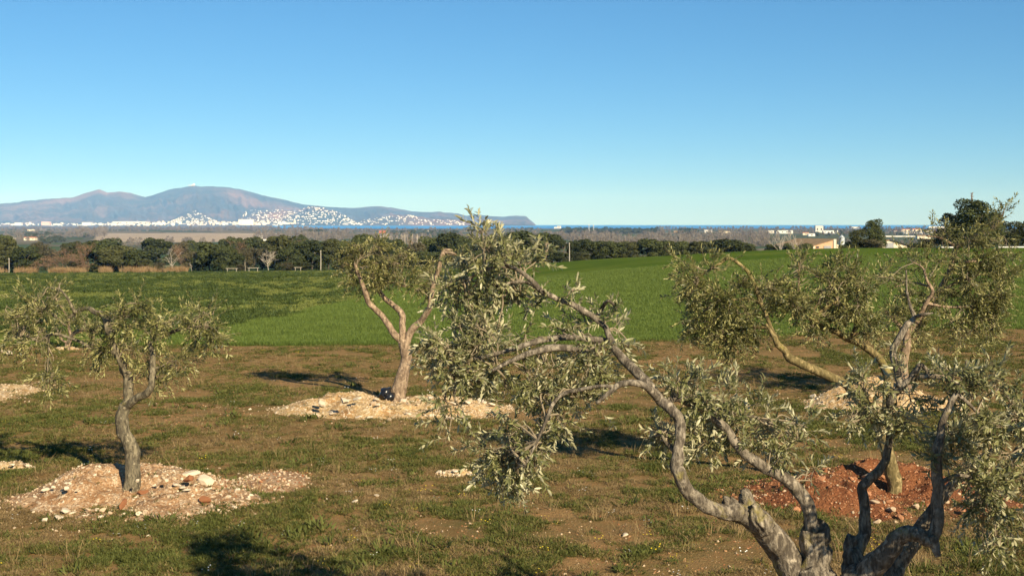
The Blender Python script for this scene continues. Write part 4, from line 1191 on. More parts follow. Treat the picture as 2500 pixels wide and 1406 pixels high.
gr = np.random.default_rng(77)
def cover(n, d0, d1, power=0.0):
    """points spread over the orchard ground in view (and a margin beside it)"""
    u = gr.random(n)
    d = np.sqrt(d0 ** 2 + (d1 ** 2 - d0 ** 2) * u) if power == 0 else d0 * (d1 / d0) ** u
    x = gr.uniform(-.47, .47, n) * d
    return x, d
SRC_W = [tuft(i, 18, .035, .085, .017, .085, M_WEED, .9, flat=.35) for i in range(3)] + [tuft(5, 22, .05, .11, .010, .08, M_WEED, .6)]
SRC_O = [tuft(10 + i, 20, .03, .08, .013, .09, M_OLIVEW, .9, flat=.3) for i in range(3)] + [tuft(15, 18, .04, .10, .008, .08, M_OLIVEW, .6)]
SRC_D = [tuft(20 + i, 20, .03, .085, .007, .10, M_DRY, 1.1, flat=.4) for i in range(3)] + [tuft(25, 16, .03, .07, .007, .1, M_DRY, 1.2, flat=.55)]

def patch(x, y):
    g1 = fbm(x * .33, y * .26, 11, 4)          # broad bands of green and dry
    g2 = fbm(x * 1.25, y * .95, 5, 4)          # small patches
    bare = fbm(x * .38 + 40, y * .62, 21, 4)
    return g1, g2, bare
x, y = cover(300000, 10.5, 47, 1)
g1, g2, bare = patch(x, y)
fe = field_edge(x, y)
om = on_mound(x, y)
inside = (y < fe + .3 + gr.normal(0, .4, len(x)))
bald = (bare + gr.normal(0, .03, len(x)) > .59) & (g2 < .60)
ok = inside & ~bald & ~((om > 0.0) & (gr.random(len(x)) > np.clip(.5 - om * 9, .03, .5)))
green = .30 * g1 + .42 * g2 + .28 * fbm(x * 4.5, y * 3.6, 13, 2) + gr.normal(0, .065, len(x))
typ = np.where(green > .578, 0, np.where(green > .496, 1, 2))
# bare gaps inside the cover
ok &= (fbm(x * 3.1, y * 2.4, 9, 3) + gr.normal(0, .05, len(x))) > np.where(typ == 2, .40, .36)
zt = surf(x, y)
for k, (nm, src) in enumerate((("weeds", SRC_W), ("low_herbs", SRC_O), ("dry_grass", SRC_D))):
    s = ok & (typ == k)
    scatter(nm, np.stack([x[s], y[s], zt[s]], 1), gr.uniform(0, 6.28, s.sum()), gr.uniform(.34, .80, s.sum()) * (1 + .012 * y[s]), src, .15, 40 + k)
    print(nm, s.sum())
# taller dry stalks and darker rosettes here and there
x, y = cover(1100, 11, 42, 1)
s = (y < field_edge(x, y)) & (on_mound(x, y) < .03) & (fbm(x * .5, y * .5, 31, 3) > .52)
scatter("dry_stalks", np.stack([x[s], y[s], terr(x[s], y[s])], 1), gr.uniform(0, 6.28, s.sum()), gr.uniform(.7, 1.5, s.sum()), [tuft(60 + i, 16, .10, .26, .005, .07, M_DRY, .5) for i in range(3)], .15, 50)
x, y = cover(1100, 11, 46, 1)
s = (y < field_edge(x, y)) & (on_mound(x, y) < .02) & (fbm(x * .4, y * .4, 37, 3) > .5)
scatter("dark_rosettes", np.stack([x[s], y[s], terr(x[s], y[s])], 1), gr.uniform(0, 6.28, s.sum()), gr.uniform(.5, 1.3, s.sum()), [tuft(70 + i, 34, .06, .14, .022, .14, M_WEED, .8, flat=.3) for i in range(3)], .12, 51)
# flowers: small white and yellow specks close to the ground
def speck(m_):
    q = MB()
    for k in range(4):
        a = k * 1.9
        c = np.array([.05 * math.cos(a), .05 * math.sin(a), .035 + .012 * k])
        q.add(c + np.array([[-.007, -.007, 0], [.007, -.007, .003], [.007, .007, 0.006], [-.007, .007, .003]]), f4=[[0, 1, 2, 3]])
    return q.mesh("flower", [m_])
x, y = cover(700, 11, 42, 1)
s = (y < field_edge(x, y)) & (on_mound(x, y) < .02)
x, y = x[s], y[s]
wh = gr.random(len(x)) < .35
for nm, mm, ss in (("white_flowers", M_WHI, wh), ("yellow_flowers", M_YEL, ~wh & (fbm(x * .3, y * .3, 3, 3) > .47))):
    scatter(nm, np.stack([x[ss], y[ss], terr(x[ss], y[ss])], 1), gr.uniform(0, 6.28, ss.sum()), gr.uniform(.7, 1.2, ss.sum()), [speck(mm)], .2, 52)

# gravel: on the mounds densely, thinly over the open soil
M_SOILC = plain("soil_crumb", (0.33, 0.185, 0.09), .95, .2, 20)
GRV = [stone_mesh(40 + i, M_STONE2, 1) for i in range(2)] + [stone_mesh(44 + i, M_STONE, 1) for i in range(3)]
GRR = [stone_mesh(50 + i, M_REDST, 1) for i in range(3)] + [stone_mesh(55, M_STONE, 1), stone_mesh(56, M_CLOD, 1), stone_mesh(57, M_CLOD, 1)]
GRT = GRV[1:] + [stone_mesh(63, M_STONE, 1), stone_mesh(60, M_CLOD, 1), stone_mesh(61, M_CLOD, 1), stone_mesh(62, M_REDST, 1)]
for k, (c, rx, ry, hf) in enumerate(MOUNDS):
    n = int(min(8000, (1500 if k == 2 else 900) * rx * ry + 250))
    a, r_ = gr.uniform(0, 6.28, n), np.sqrt(gr.random(n)) * 1.5
    x, y = c[0] + rx * r_ * np.cos(a), c[1] + ry * r_ * np.sin(a)
    h = hf(x, y)
    s = (h > -.02) | (gr.random(n) < .16 * np.clip(1.5 - r_, 0, .5) * 2)
    x, y = x[s], y[s]
    z = surf(x, y)
    scatter("gravel", np.stack([x, y, z + .004], 1), gr.uniform(0, 6.28, len(x)), .008 + .026 * gr.random(len(x)) ** 5 + .008 * gr.random(len(x)), GRR if k == 2 else (GRT if k == 8 else GRV), .5, 80 + k)
x, y = cover(26000, 11, 42, 1)
s = (y < field_edge(x, y)) & (fbm(x * .38 + 40, y * .62, 21, 4) + gr.normal(0, .03, len(x)) > .55)
scatter("gravel", np.stack([x[s], y[s], terr(x[s], y[s])], 1), gr.uniform(0, 6.28, s.sum()), .007 + .016 * gr.random(s.sum()) ** 3, [stone_mesh(64, M_SOILC, 1), stone_mesh(65, M_SOILC, 1), stone_mesh(66, M_SOILC, 1)] + GRT[2:], .5, 95)

# cereal plants standing in the nearer part of the field
SRC_C = [tuft(90 + i, 46, .09, .20, .014, .26, M_CER, .45) for i in range(4)]
n = 60000
u = gr.random(n); y = 40 * (120 / 40) ** u; x = gr.uniform(-.47, .47, n) * y
s = (y > field_edge(x, y) - .2 + gr.normal(0, .35, n)) & (weedy(x, y) < .45 + .3 * gr.random(n))
x, y = x[s], y[s]
scatter("cereal_plants", np.stack([x, y, terr(x, y) - .01], 1), gr.uniform(0, 6.28, len(x)), gr.uniform(.7, 1.2, len(x)) * (1 + .006 * (y - 40)), SRC_C, .08, 60)
# weedy left part of the field: dark leafy clumps on yellower growth
SRC_F = [tuft(100 + i, 50, .10, .30, .045, .26, M_DKW, .8) for i in range(4)]
M_PGW = grassmat("pale_field_weed", (0.115, 0.140, 0.030), (0.205, 0.22, 0.060))
SRC_G = [tuft(110 + i, 40, .06, .16, .03, .3, M_PGW, .7) for i in range(3)]
n = 26000
u = gr.random(n); y = 46 * (318 / 46) ** u; x = gr.uniform(-.47, .05, n) * y
wv = weedy(x, y)
k = .45 * fbm(x * .16, y * .08, 44, 3) + .55 * fbm(x * .75, y * .42, 45, 3)
s1 = (wv > .5) & (k > .53) & (gr.random(n) < .75)
s2 = (wv > .5) & (k < .53) & (gr.random(n) < .7)
s1 |= (wv > .25) & (gr.random(n) < .015)
sz = 1 + .004 * (y - 46)
scatter("field_weeds", np.stack([x[s1], y[s1], terr(x[s1], y[s1])], 1), gr.uniform(0, 6.28, s1.sum()), gr.uniform(.6, 1.25, s1.sum()) * sz[s1], SRC_F, .1, 61)
scatter("pale_field_weeds", np.stack([x[s2], y[s2], terr(x[s2], y[s2])], 1), gr.uniform(0, 6.28, s2.sum()), gr.uniform(.7, 1.3, s2.sum()) * sz[s2], SRC_G, .1, 62)
# dry reeds along the foot of the left hedgerow
n = 900
px = gr.uniform(-60, 455, n); d = gr.uniform(319, 333, n)
s = vnoise(px * .035, 2.0) + gr.normal(0, .08, n) > .36
x, y = gx(px[s], d[s]), d[s]
scatter("dry_reeds", np.stack([x, y, terr(x, y)], 1), gr.uniform(0, 6.28, len(x)), gr.uniform(.35, 1.3, len(x)), [tuft(120 + i, 46, .7, 1.9, .06, .6, M_REED, .35) for i in range(4)], .08, 63)
# ---------------------------------------------------------------- hedgerow trees and far vegetation
def crownmat(name, c1, c2):
    m, t, b = mat(name, .7, .15)
    r_ = attr(t, "rnd"); oi = nd(t, "ShaderNodeObjectInfo").outputs["Random"]
    c = ramp(t, mix(t, .5, r_, oi), [(0.1, c1), (0.9, c2)])
    t.links.new(c, b.inputs["Base Color"])
    return m
M_OAK = crownmat("oak_leaf", (0.020, 0.027, 0.009), (0.078, 0.090, 0.030))
M_OAK2 = crownmat("oak_leaf_olive", (0.030, 0.036, 0.012), (0.080, 0.082, 0.030))
M_OAK3 = crownmat("oak_leaf_grey", (0.045, 0.042, 0.022), (0.105, 0.092, 0.048))
M_TRUNK = plain("oak_trunk", (0.10, 0.08, 0.06), .95, .2, 6)
M_BARE = plain("pale_bare_bark", (0.42, 0.36, 0.29), .9, .1, 8)
M_BROWN = plain("brown_twigs", (0.20, 0.125, 0.08), .95, .15, 8)
M_BAREF = crownmat("far_bare_twigs", (0.13, 0.11, 0.09), (0.26, 0.225, 0.185))
M_PINE = crownmat("far_pine", (0.025, 0.035, 0.018), (0.06, 0.07, 0.035))

def crown_mesh(seed, m_, nq=6000, lobes=22, leaf=.030, zlo=.06, shape=1.0):
    """unit crown: about 1 wide, z 0..1, built of small leaf faces on many lobes"""
    r_ = np.random.default_rng(seed)
    L = []
    for k in range(lobes):
        a = r_.uniform(0, 6.28); zc = r_.uniform(.10, .84)
        w_ = .40 * math.sqrt(max(0, 1 - ((zc - .36) / .62) ** 2)) * shape
        rr = w_ * math.sqrt(r_.uniform(.05, 1)) * .85
        L.append((np.array([rr * math.cos(a), rr * math.sin(a), zc]), r_.uniform(.11, .20)))
    idx = r_.integers(0, lobes, nq)
    C_ = np.array([l[0] for l in L])[idx]; R_ = np.array([l[1] for l in L])[idx]
    n_ = norm(r_.normal(size=(nq, 3)) + (0, 0, .25))
    p_ = C_ + n_ * (R_ * r_.uniform(.75, 1.08, nq))[:, None] * (1, 1, .85)
    p_[:, 2] = np.maximum(p_[:, 2], zlo * .6)
    nn = norm(n_ * .8 + r_.normal(size=(nq, 3)) * .55)
    u_ = norm(np.cross(nn, r_.normal(size=(nq, 3)))); v_ = np.cross(nn, u_)
    s_ = (leaf * r_.uniform(.5, 1.3, nq))[:, None]
    V = np.stack([p_ - u_ * s_, p_ - v_ * s_ * .7, p_ + u_ * s_, p_ + v_ * s_ * .7], 1).reshape(-1, 3)
    f = np.arange(nq * 4).reshape(-1, 4)
    rnd = np.clip(.25 + .3 * r_.random(nq) + .45 * _h(idx, idx * 0 + seed, idx * 0), 0, 1)
    return mesh_np("crown", V, [f], [m_], False, {"rnd": ('FACE', rnd)})
def trunk_mesh(seed):
    r_ = np.random.default_rng(seed); q = MB()
    q.tube([(0, 0, -.05), (.01, 0, .1), (.0, .01, .3), (.02, 0, .55)], [.035, .028, .022, .01], 7)
    for k in range(5):
        a = r_.uniform(0, 6.28); z0 = r_.uniform(.12, .35)
        q.tube([(0, 0, z0), (.12 * math.cos(a), .12 * math.sin(a), z0 + .14), (.26 * math.cos(a), .26 * math.sin(a), z0 + .3)], [.016, .010, .004], 5)
    return q.mesh("trunk", [M_TRUNK], True)
CR = {0: [crown_mesh(i, M_OAK) for i in range(3)], 1: [crown_mesh(5 + i, M_OAK2) for i in range(3)], 2: [crown_mesh(9 + i, M_OAK3, 4200, leaf=.026) for i in range(2)],
      3: [crown_mesh(14, M_OAK, 11000, 30, .019)], 4: [crown_mesh(17, M_OAK2, 9000, 26, .020)]}
TRK = [trunk_mesh(i) for i in range(3)]
orr = np.random.default_rng(33)
def tree(px, wpx, ytop, d, kind, label, group, name="holm_oak", cat="tree", base_z=None, zs=1.0):
    x = gx(px, d); z = float(terr(x, d)) if base_z is None else base_z
    zt = P(0, ytop, d)[2]
    em = empty(name, (x, d, z))
    w_ = wpx / F * d * (1.28 if name == 'holm_oak' else 1.15); h = max(1.0, zt - z) * 1.06
    rot = orr.uniform(0, 6.28)
    o = link("crown", CR[kind][int(orr.integers(len(CR[kind])))], em, rot=(0, 0, rot), scale=(w_, w_, h))
    o = link("trunk", TRK[int(orr.integers(3))], em, rot=(0, 0, rot), scale=(min(w_, h), min(w_, h), h))
    tag(em, label, cat, group)
    return em
ORD = ["first", "second", "third", "fourth", "fifth", "sixth", "seventh", "eighth", "ninth", "tenth", "eleventh", "twelfth", "thirteenth", "fourteenth", "fifteenth", "sixteenth", "seventeenth", "eighteenth", "nineteenth", "twentieth", "twenty-first", "twenty-second", "twenty-third"]
LEFT = [(-40, 95, 598, 345, 1), (12, 76, 584, 352, 1), (62, 70, 600, 335, 0), (112, 64, 604, 362, 2), (232, 100, 590, 352, 0), (292, 86, 598, 345, 1), (335, 66, 612, 338, 0), (470, 52, 612, 350, 2), (512, 84, 590, 346, 0), (548, 60, 600, 340, 0),
        (602, 52, 604, 354, 2), (640, 60, 606, 362, 2), (682, 92, 577, 350, 1), (727, 66, 588, 346, 0), (762, 74, 588, 345, 0), (802, 66, 586, 348, 1), (838, 60, 590, 350, 0), (265, 80, 606, 338, 1), (30, 60, 612, 340, 1), (578, 56, 618, 352, 0), (700, 60, 606, 338, 0)]
for k, (px, w_, yt, d, kd) in enumerate(sorted(LEFT)):
    look = {0: "dark round", 1: "olive-green", 2: "greyish open"}[kd]
    tree(px, w_, yt, d, kd, "%s oak, %s from the left end of the hedgerow beyond the field" % (look, ORD[k]), "oaks of the left hedgerow")
MID = [(885, 66, 573, 362, 0), (932, 64, 582, 372, 0), (968, 62, 586, 366, 0), (1012, 56, 592, 366, 2), (1050, 74, 576, 382, 0), (1102, 76, 570, 372, 0), (1142, 66, 575, 360, 0), (1195, 60, 576, 352, 1), (1232, 66, 580, 352, 0), (1275, 96, 566, 346, 0), (1312, 84, 567, 346, 0), (1348, 74, 572, 346, 0), (1402, 44, 588, 350, 0)]
for k, (px, w_, yt, d, kd) in enumerate(MID):
    look = {0: "dark dense", 1: "olive-green", 2: "greyish"}[kd]
    tree(px, w_, yt, d, kd, "%s oak, %s from the left in the hedgerow behind the middle trees" % (look, ORD[k]), "oaks of the middle hedgerow")
RIGHT = [(1428, 54, 585, 336, 0), (1462, 64, 589, 336, 0), (1500, 62, 588, 336, 0), (1540, 54, 591, 336, 1), (1580, 74, 584, 336, 0), (1622, 64, 588, 336, 0), (1662, 60, 590, 336, 0), (1702, 62, 590, 336, 1), (1768, 94, 585, 336, 0), (1822, 54, 592, 336, 0)]
for k, (px, w_, yt, d, kd) in enumerate(RIGHT):
    look = {0: "dark low", 1: "olive-green low"}[kd]
    tree(px, w_, yt, d, kd, "%s oak, %s from the roadside pole along the crest of the field" % (look, ORD[k]), "oaks behind the field crest")
BACK = [(172, 60, 592, 480, 1), (262, 110, 581, 520, 0), (385, 78, 582, 500, 0), (440, 50, 588, 500, 2), (560, 60, 577, 520, 0), (480, 60, 586, 510, 0), (622, 66, 580, 520, 0), (588, 50, 582, 530, 0), (728, 50, 575, 560, 0), (100, 50, 590, 500, 2), (810, 50, 584, 520, 0), (15, 60, 575, 520, 0)]
for k, (px, w_, yt, d, kd) in enumerate(sorted(BACK)):
    look = {0: "dark", 1: "green", 2: "grey-green"}[kd]
    tree(px, w_, yt, d, kd, "%s oak in the second row behind the left hedgerow, %s from left" % (look, ORD[k]), "oaks of the back row")
GSH = "low shrubs at the hedgerow's foot"
for k, (px, w_, yt, d, kd) in enumerate([(1000, 70, 615, 340, 1), (1050, 80, 612, 342, 0), (1105, 70, 608, 342, 1), (1165, 60, 612, 342, 0), (1210, 70, 610, 340, 1), (355, 50, 632, 334, 1), (390, 34, 640, 330, 2), (700, 34, 640, 332, 2), (745, 40, 640, 332, 1), (960, 60, 620, 342, 2), (1420, 50, 616, 316, 1), (1370, 50, 615, 318, 0), (185, 40, 640, 332, 1), (590, 30, 645, 332, 2), (905, 60, 622, 342, 0), (850, 50, 628, 338, 1)]):
    tree(px, w_, yt, d, kd, "low green shrub at the foot of the hedgerow oaks", GSH, "shrub", "shrub")
# right-hand group by the farm
tree(2378, 118, 487, 190, 3, "tallest dark oak against the sky above the right crest", None, zs=1)
tree(2322, 84, 520, 196, 4, "lower dark tree leaning on the left of the tallest oak", None, "evergreen_tree")
tree(2418, 70, 520, 194, 3, "dark tree filling the right flank of the tallest oak", None, "evergreen_tree")
tree(2475, 96, 540, 215, 4, "grey-green tree at the right edge of the crest", None, "evergreen_tree")
tree(2540, 110, 536, 215, 4, "grey-green tree cut by the right edge", None, "evergreen_tree")
tree(2132, 60, 536, 236, 3, "round dark tree standing above the farm barns", None, "evergreen_tree")
tree(2096, 62, 560, 232, 4, "bushy grey-green tree left of the round dark one", None, "evergreen_tree")
tree(2132, 64, 584, 230, 2, "brownish low shrub below the round dark tree", None, "shrub", "shrub")
tree(2275, 70, 582, 240, 2, "low dark thicket left of the tallest oak", None, "shrub", "shrub")
tree(2235, 50, 594, 250, 0, "dark low bush beside the second barn", None, "shrub", "shrub")
tree(1885, 40, 597, 330, 0, "dark clipped bush left of the two bare poplars", None, "shrub", "shrub")
tree(1926, 34, 594, 330, 0, "dark clipped bush between the two bare poplars", None, "shrub", "shrub")
tree(1966, 40, 595, 330, 0, "dark bush touching the left end of the brick barn", None, "shrub", "shrub")
tree(2058, 26, 596, 330, 0, "dark bush under the metal silo", None, "shrub", "shrub")

def bare_lines(seed, spread=.5, depth=5, col=False, n0=5):
    """unit-height bare tree: list of (points, radii)"""
    r_ = np.random.default_rng(seed); out = []
    def grow(p, d, ln, r0, lv):
        n = 4; pts = [p]
        for i in range(n):
            d = norm(d + r_.normal(size=3) * .10 + (0, 0, .10 if not col else .22))
            pts.append(pts[-1] + d * ln / n)
        out.append((np.array(pts), np.linspace(r0, r0 * .5, n + 1), lv))
        if lv >= depth: return
        k = n0 if lv == 0 else int(r_.integers(2, 4))
        for j in range(k):
            t_ = r_.uniform(.35, 1.0); i = min(n, int(t_ * n + .5))
            a = norm(r_.normal(size=3) * (1, 1, .4))
            nd_ = norm(d * (1.2 - spread) + a * spread * 1.3)
            grow(pts[i], nd_, ln * r_.uniform(.55, .8), r0 * r_.uniform(.45, .62), lv + 1)
    grow(np.array([0, 0, -.02]), np.array([0, 0, 1.0]), .34, .020, 0)
    h = max(l[0][:, 2].max() for l in out)
    return [(p / h, r, lv) for p, r, lv in out]
def bare_tree(px, ytop, d, seed, label, group=None, m_=None, spread=.5, col=False, depth=4, wmul=1.0, name="bare_tree", thick=1.0, n0=5, base_z=None, cat="tree"):
    x = gx(px, d); z = float(terr(x, d)) if base_z is None else base_z
    h = P(0, ytop, d)[2] - z
    em = empty(name, (x, d, z))
    tk, tw = MB(), MB()
    for p, r, lv in bare_lines(seed, spread, depth, col, n0):
        (tk if lv <= 1 else tw).tube(p * (h * wmul, h * wmul, h), np.maximum(r * h * thick, .018 * d / 330), 5 if lv <= 1 else 3, False)
    tk.build("trunk", m_ or M_BARE, em)
    if tw.n: tw.build("twigs", m_ or M_BARE, em)["kind"] = "stuff"
    tag(em, label, cat, group)
bare_tree(420, 603, 326, 1, "white-barked bare tree among the dry reeds at the hedgerow", spread=.62, depth=3, n0=7, thick=.8)
bare_tree(655, 610, 326, 2, "white-barked bare tree right of the low rail frames", spread=.55, depth=4, n0=9, thick=.7)
bare_tree(598, 632, 324, 3, "thin two-armed pale dead tree beside the rail frames", spread=.35, depth=1, n0=2)
bare_tree(468, 640, 326, 4, "small pale dead branchy stem right of the dry reeds", spread=.5, depth=2, n0=3)
bare_tree(1333, 588, 322, 5, "narrow brownish bare tree below the middle hedgerow", spread=.2, col=True, depth=4, n0=7, m_=plain("pinkish_bare_bark", (.34, .25, .18), .9, .1, 8))
bare_tree(1372, 598, 322, 6, "leaning bare brown tree between the narrow one and the pole", spread=.5, depth=3, n0=5, m_=M_BROWN)
bare_tree(1905, 560, 325, 7, "tall pale bare poplar left of the brick barn", spread=.4, depth=4, n0=8, thick=.8)
bare_tree(1943, 566, 325, 8, "second pale bare poplar touching the brick barn", spread=.38, depth=4, n0=8, thick=.8)
for k, (px, yt, sd) in enumerate([(118, 622, 11), (150, 602, 12), (185, 618, 13), (95, 632, 14), (210, 630, 15)]):
    bare_tree(px, yt, 331, sd, ["brown leafless shrub, second from left in the thicket", "tallest brown leafless shrub in the thicket by the reeds", "brown leafless shrub right of the tallest one", "leftmost low brown leafless shrub of the thicket", "rightmost brown leafless shrub of the thicket"][k],
              "leafless shrubs by the dry reeds", M_BROWN, .75, False, 5, 1.1, "bare_shrub", .5, 9, cat="shrub")

for k, (px, yt, d, sd) in enumerate([(205, 590, 345, 61), (572, 580, 360, 62), (905, 578, 365, 63), (1012, 580, 372, 64), (745, 582, 370, 65), (445, 592, 360, 66), (1180, 578, 362, 67)]):
    bare_tree(px, yt, d, sd, "leafless brown tree between the hedgerow oaks, %s from the left" % ORD[k], "leafless trees in the hedgerow", M_BROWN, .5, False, 5, 1.0, "bare_tree", .7, 7)

# poplar rows standing out pale in the plain
pr = np.random.default_rng(9)
PM = []
for k in range(3):
    q = MB()
    for p, r, lv in bare_lines(30 + k, .16, 3, True, 8):
        q.tube(p * (1.1, 1.1, 1), np.maximum(r * 1.1, .010), 3, False)
    PM.append(q.mesh("poplar", [M_BARE]))
def poplar(px, ybot, ytop, label, group):
    # depth from the level of the plain
    ds = np.linspace(450, 6500, 900); z = terr(gx(px, ds), ds)
    ys = HY + F * (CAMZ - z) / ds
    d = float(ds[np.argmin(np.abs(ys - ybot))])
    x = gx(px, d); z0 = float(terr(x, d)); h = (ybot - ytop) / F * d
    o = link("bare_poplar", PM[int(pr.integers(3))], loc=(x, d, z0 - .1), rot=(0, 0, pr.uniform(0, 6)), scale=(h * 1.1, h * 1.1, h))
    tag(o, label, "tree", group)
for k in range(17):
    poplar(925 + k * 6.6 + pr.uniform(-2, 2), 598 - k * .12, 569 + pr.uniform(0, 6), "slender pale bare poplar in the row behind the middle hedgerow", "poplar row in the plain")

# far woods that read as one mass
_PD = {}
def plain_d(px, py):
    key = int(round(px / 8))
    if key not in _PD:
        ds = np.exp(np.linspace(math.log(360), math.log(6900), 700))
        _PD[key] = (ds, HY + F * (CAMZ - terr(gx(key * 8., ds), ds)) / ds)
    ds, ys = _PD[key]
    return float(ds[np.argmin(np.abs(ys - py))])
def wood(name, areas, kind, label, seed, cat="woodland"):
    r_ = np.random.default_rng(seed); Vs, Fc, rn = [], [], []
    for (x0, x1, y0, y1, n, h0, h1) in areas:
        for k in range(n):
            px, py = r_.uniform(x0, x1), r_.uniform(y0, y1)
            d = plain_d(px, py); x = gx(px, d); z = CAMZ - (_PD[int(round(px / 8))][1][np.searchsorted(_PD[int(round(px / 8))][0], d)] - HY) / F * d
            h = r_.uniform(h0, h1) / F * d; w_ = h * r_.uniform(.30, .5) * (1.0 if kind == 'bare' else 1.4)
            nq = 90 if kind == 'bare' else 110
            if kind == 'bare':
                a = r_.uniform(0, 6.28, nq); t0 = r_.uniform(.08, .75, nq); rr = w_ * np.sqrt(r_.random(nq)) * (.25 + .75 * np.sin(np.pi * np.clip(t0 + .2, 0, 1)))
                b0 = np.stack([rr * np.cos(a), rr * np.sin(a), t0 * h], 1)
                e = b0 * (1.25, 1.25, 1) + np.stack([r_.normal(0, .07, nq) * h, r_.normal(0, .07, nq) * h, r_.uniform(.12, .26, nq) * h], 1)
                wd = np.stack([r_.normal(size=nq), r_.normal(size=nq), np.zeros(nq)], 1); wd = norm(wd) * (h * .012 + .00016 * d)
                V = np.stack([b0 - wd, b0 + wd, e], 1)
                tv = np.array([[[-.025 * h, 0, -.2], [.025 * h, 0, -.2], [0, 0, h * .6]], [[0, -.025 * h, -.2], [0, .025 * h, -.2], [0, 0, h * .6]]])
                V = np.concatenate([V, tv])
            else:
                nrm = norm(r_.normal(size=(nq, 3)) + (0, 0, .3)); c = nrm * (w_, w_, h * .5) * r_.uniform(.75, 1.05, (nq, 1)) + (0, 0, h * .52)
                u_ = norm(np.cross(nrm, r_.normal(size=(nq, 3)))); v_ = np.cross(nrm, u_); s_ = h * .14
                V = np.stack([c - u_ * s_, c + u_ * s_ * .6 - v_ * s_ * .8, c + v_ * s_], 1)
            V = V + (x, d, z)
            Vs.append(V.reshape(-1, 3)); rn.append(np.full(len(V), r_.random() * .7) + r_.random(len(V)) * .3)
    V = np.concatenate(Vs)
    o = link(name, mesh_np(name, V, [np.arange(len(V)).reshape(-1, 3)], [M_BAREF if kind == 'bare' else M_PINE], False, {"rnd": ('FACE', np.concatenate(rn))}))
    tag(o, label, cat, kind="stuff")
wood("bare_woodland", [(1390, 1900, 590, 606, 150, 18, 30), (1290, 1520, 578, 590, 70, 14, 22), (1560, 1900, 575, 592, 90, 14, 24), (620, 840, 578, 588, 80, 12, 22), (160, 260, 568, 582, 36, 12, 24), (0, 240, 558, 570, 70, 5, 9), (240, 760, 556, 566, 220, 5, 10), (700, 1320, 560, 568, 200, 4, 8), (1600, 2330, 556, 564, 200, 4, 8), (1900, 2300, 566, 576, 70, 6, 12), (700, 860, 566, 580, 60, 9, 16), (0, 160, 575, 590, 50, 8, 16), (860, 1260, 578, 592, 110, 10, 18), (250, 620, 590, 604, 60, 10, 18), (1950, 2300, 590, 600, 20, 6, 12)],
     'bare', "hazy grey-mauve leafless woods spread across the far plain", 3)
wood("pine_wood", [(1365, 1605, 566, 572, 150, 8, 13), (735, 800, 572, 577, 40, 10, 14), (1660, 1700, 568, 573, 26, 8, 13), (60, 140, 577, 585, 34, 8, 13), (960, 1120, 571, 576, 70, 6, 11), (1990, 2300, 570, 578, 40, 5, 9), (205, 235, 576, 580, 10, 7, 10), (1240, 1300, 560, 566, 26, 4, 7), (100, 160, 588, 595, 20, 10, 14), (2000, 2320, 562, 568, 70, 4, 7)],
     'pine', "dark evergreen copses scattered over the far plain", 4)
# ---------------------------------------------------------------- farm buildings and small things far off
M_BRICK = bpy.data.materials.new("brick_gable"); M_BRICK.use_nodes = True
t = M_BRICK.node_tree; b = t.nodes["Principled BSDF"]; b.inputs["Roughness"].default_value = .9
br = nd(t, "ShaderNodeTexBrick"); br.inputs["Scale"].default_value = 1.6
br.inputs["Color1"].default_value = (.48, .22, .10, 1); br.inputs["Color2"].default_value = (.56, .31, .16, 1); br.inputs["Mortar"].default_value = (.58, .45, .30, 1); br.inputs["Mortar Size"].default_value = .035
t.links.new(scalevec(t, objco(t), (1, 1, 1)), br.inputs["Vector"])
mp_ = nd(t, "ShaderNodeMapping"); mp_.inputs["Rotation"].default_value = (math.radians(90), 0, 0)
t.links.new(objco(t), mp_.inputs["Vector"]); t.links.new(mp_.outputs[0], br.inputs["Vector"])
t.links.new(br.outputs["Color"], b.inputs["Base Color"])
M_OLDTILE = plain("weathered_roof_tiles", (0.27, 0.185, 0.10), .95, .15, .8)
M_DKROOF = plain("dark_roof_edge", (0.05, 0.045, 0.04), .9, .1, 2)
M_WOOD = plain("weathered_wood", (0.36, 0.32, 0.26), .9, .15, 9)
M_DOOR = plain("grey_door", (0.30, 0.30, 0.30), .8, .1, 3)

def prism(q, prof, y0, y1, sl=0.0):
    """profile (x, z) points, extruded along y; sl shifts x with depth"""
    n = len(prof); a = np.array(prof, float)
    V = np.concatenate([np.stack([a[:, 0], np.full(n, y0), a[:, 1]], 1), np.stack([a[:, 0] + sl, np.full(n, y1), a[:, 1]], 1)])
    f4 = [[i, i + n, (i + 1) % n + n, (i + 1) % n] for i in range(n)]
    q.add(V, f4=f4)
    c = len(V)
    q.add(np.concatenate([V[:n], V[:n].mean(0)[None]]), f3=[[i, (i + 1) % n, n] for i in range(n)])
    q.add(np.concatenate([V[n:], V[n:].mean(0)[None]]), f3=[[(i + 1) % n, i, n] for i in range(n)])
# brick barn
d = 420.; bz = -7.2
def lx(px): return gx(px, d)
base = np.array([lx(2015), d, bz]); em = empty("brick_barn", base)
def Z(py): return CAMZ - (py - HY) / F * d
xl, xp, xr = lx(1984), lx(2037), lx(2046)
sl = lx(1948) - lx(1984) - 3.0
q = MB(); prism(q, [(xl, bz), (xp, bz), (xp, Z(585.5)), (xl, Z(601.5))], d, d + 22, sl); q.build("wall", M_BRICK, em, origin=base)
q = MB(); prism(q, [(xl - .5, Z(601.8)), (xp + .25, Z(584.6)), (xp + .25, Z(583.4)), (xl - .5, Z(600.4))], d - .3, d + 22.3, sl); q.build("roof", M_OLDTILE, em, origin=base)
q = MB(); q.box(((xp + .14), d - .12, (Z(584.2) + bz) / 2), (.9, .5, Z(584.2) - bz)); q.build("corner_pillar", M_CREAM, em, origin=base)
q = MB(); q.box((xl + .3, d - .1, (Z(601) + bz) / 2), (.7, .4, Z(601) - bz)); q.build("corner_pillar", M_CREAM, em, origin=base)
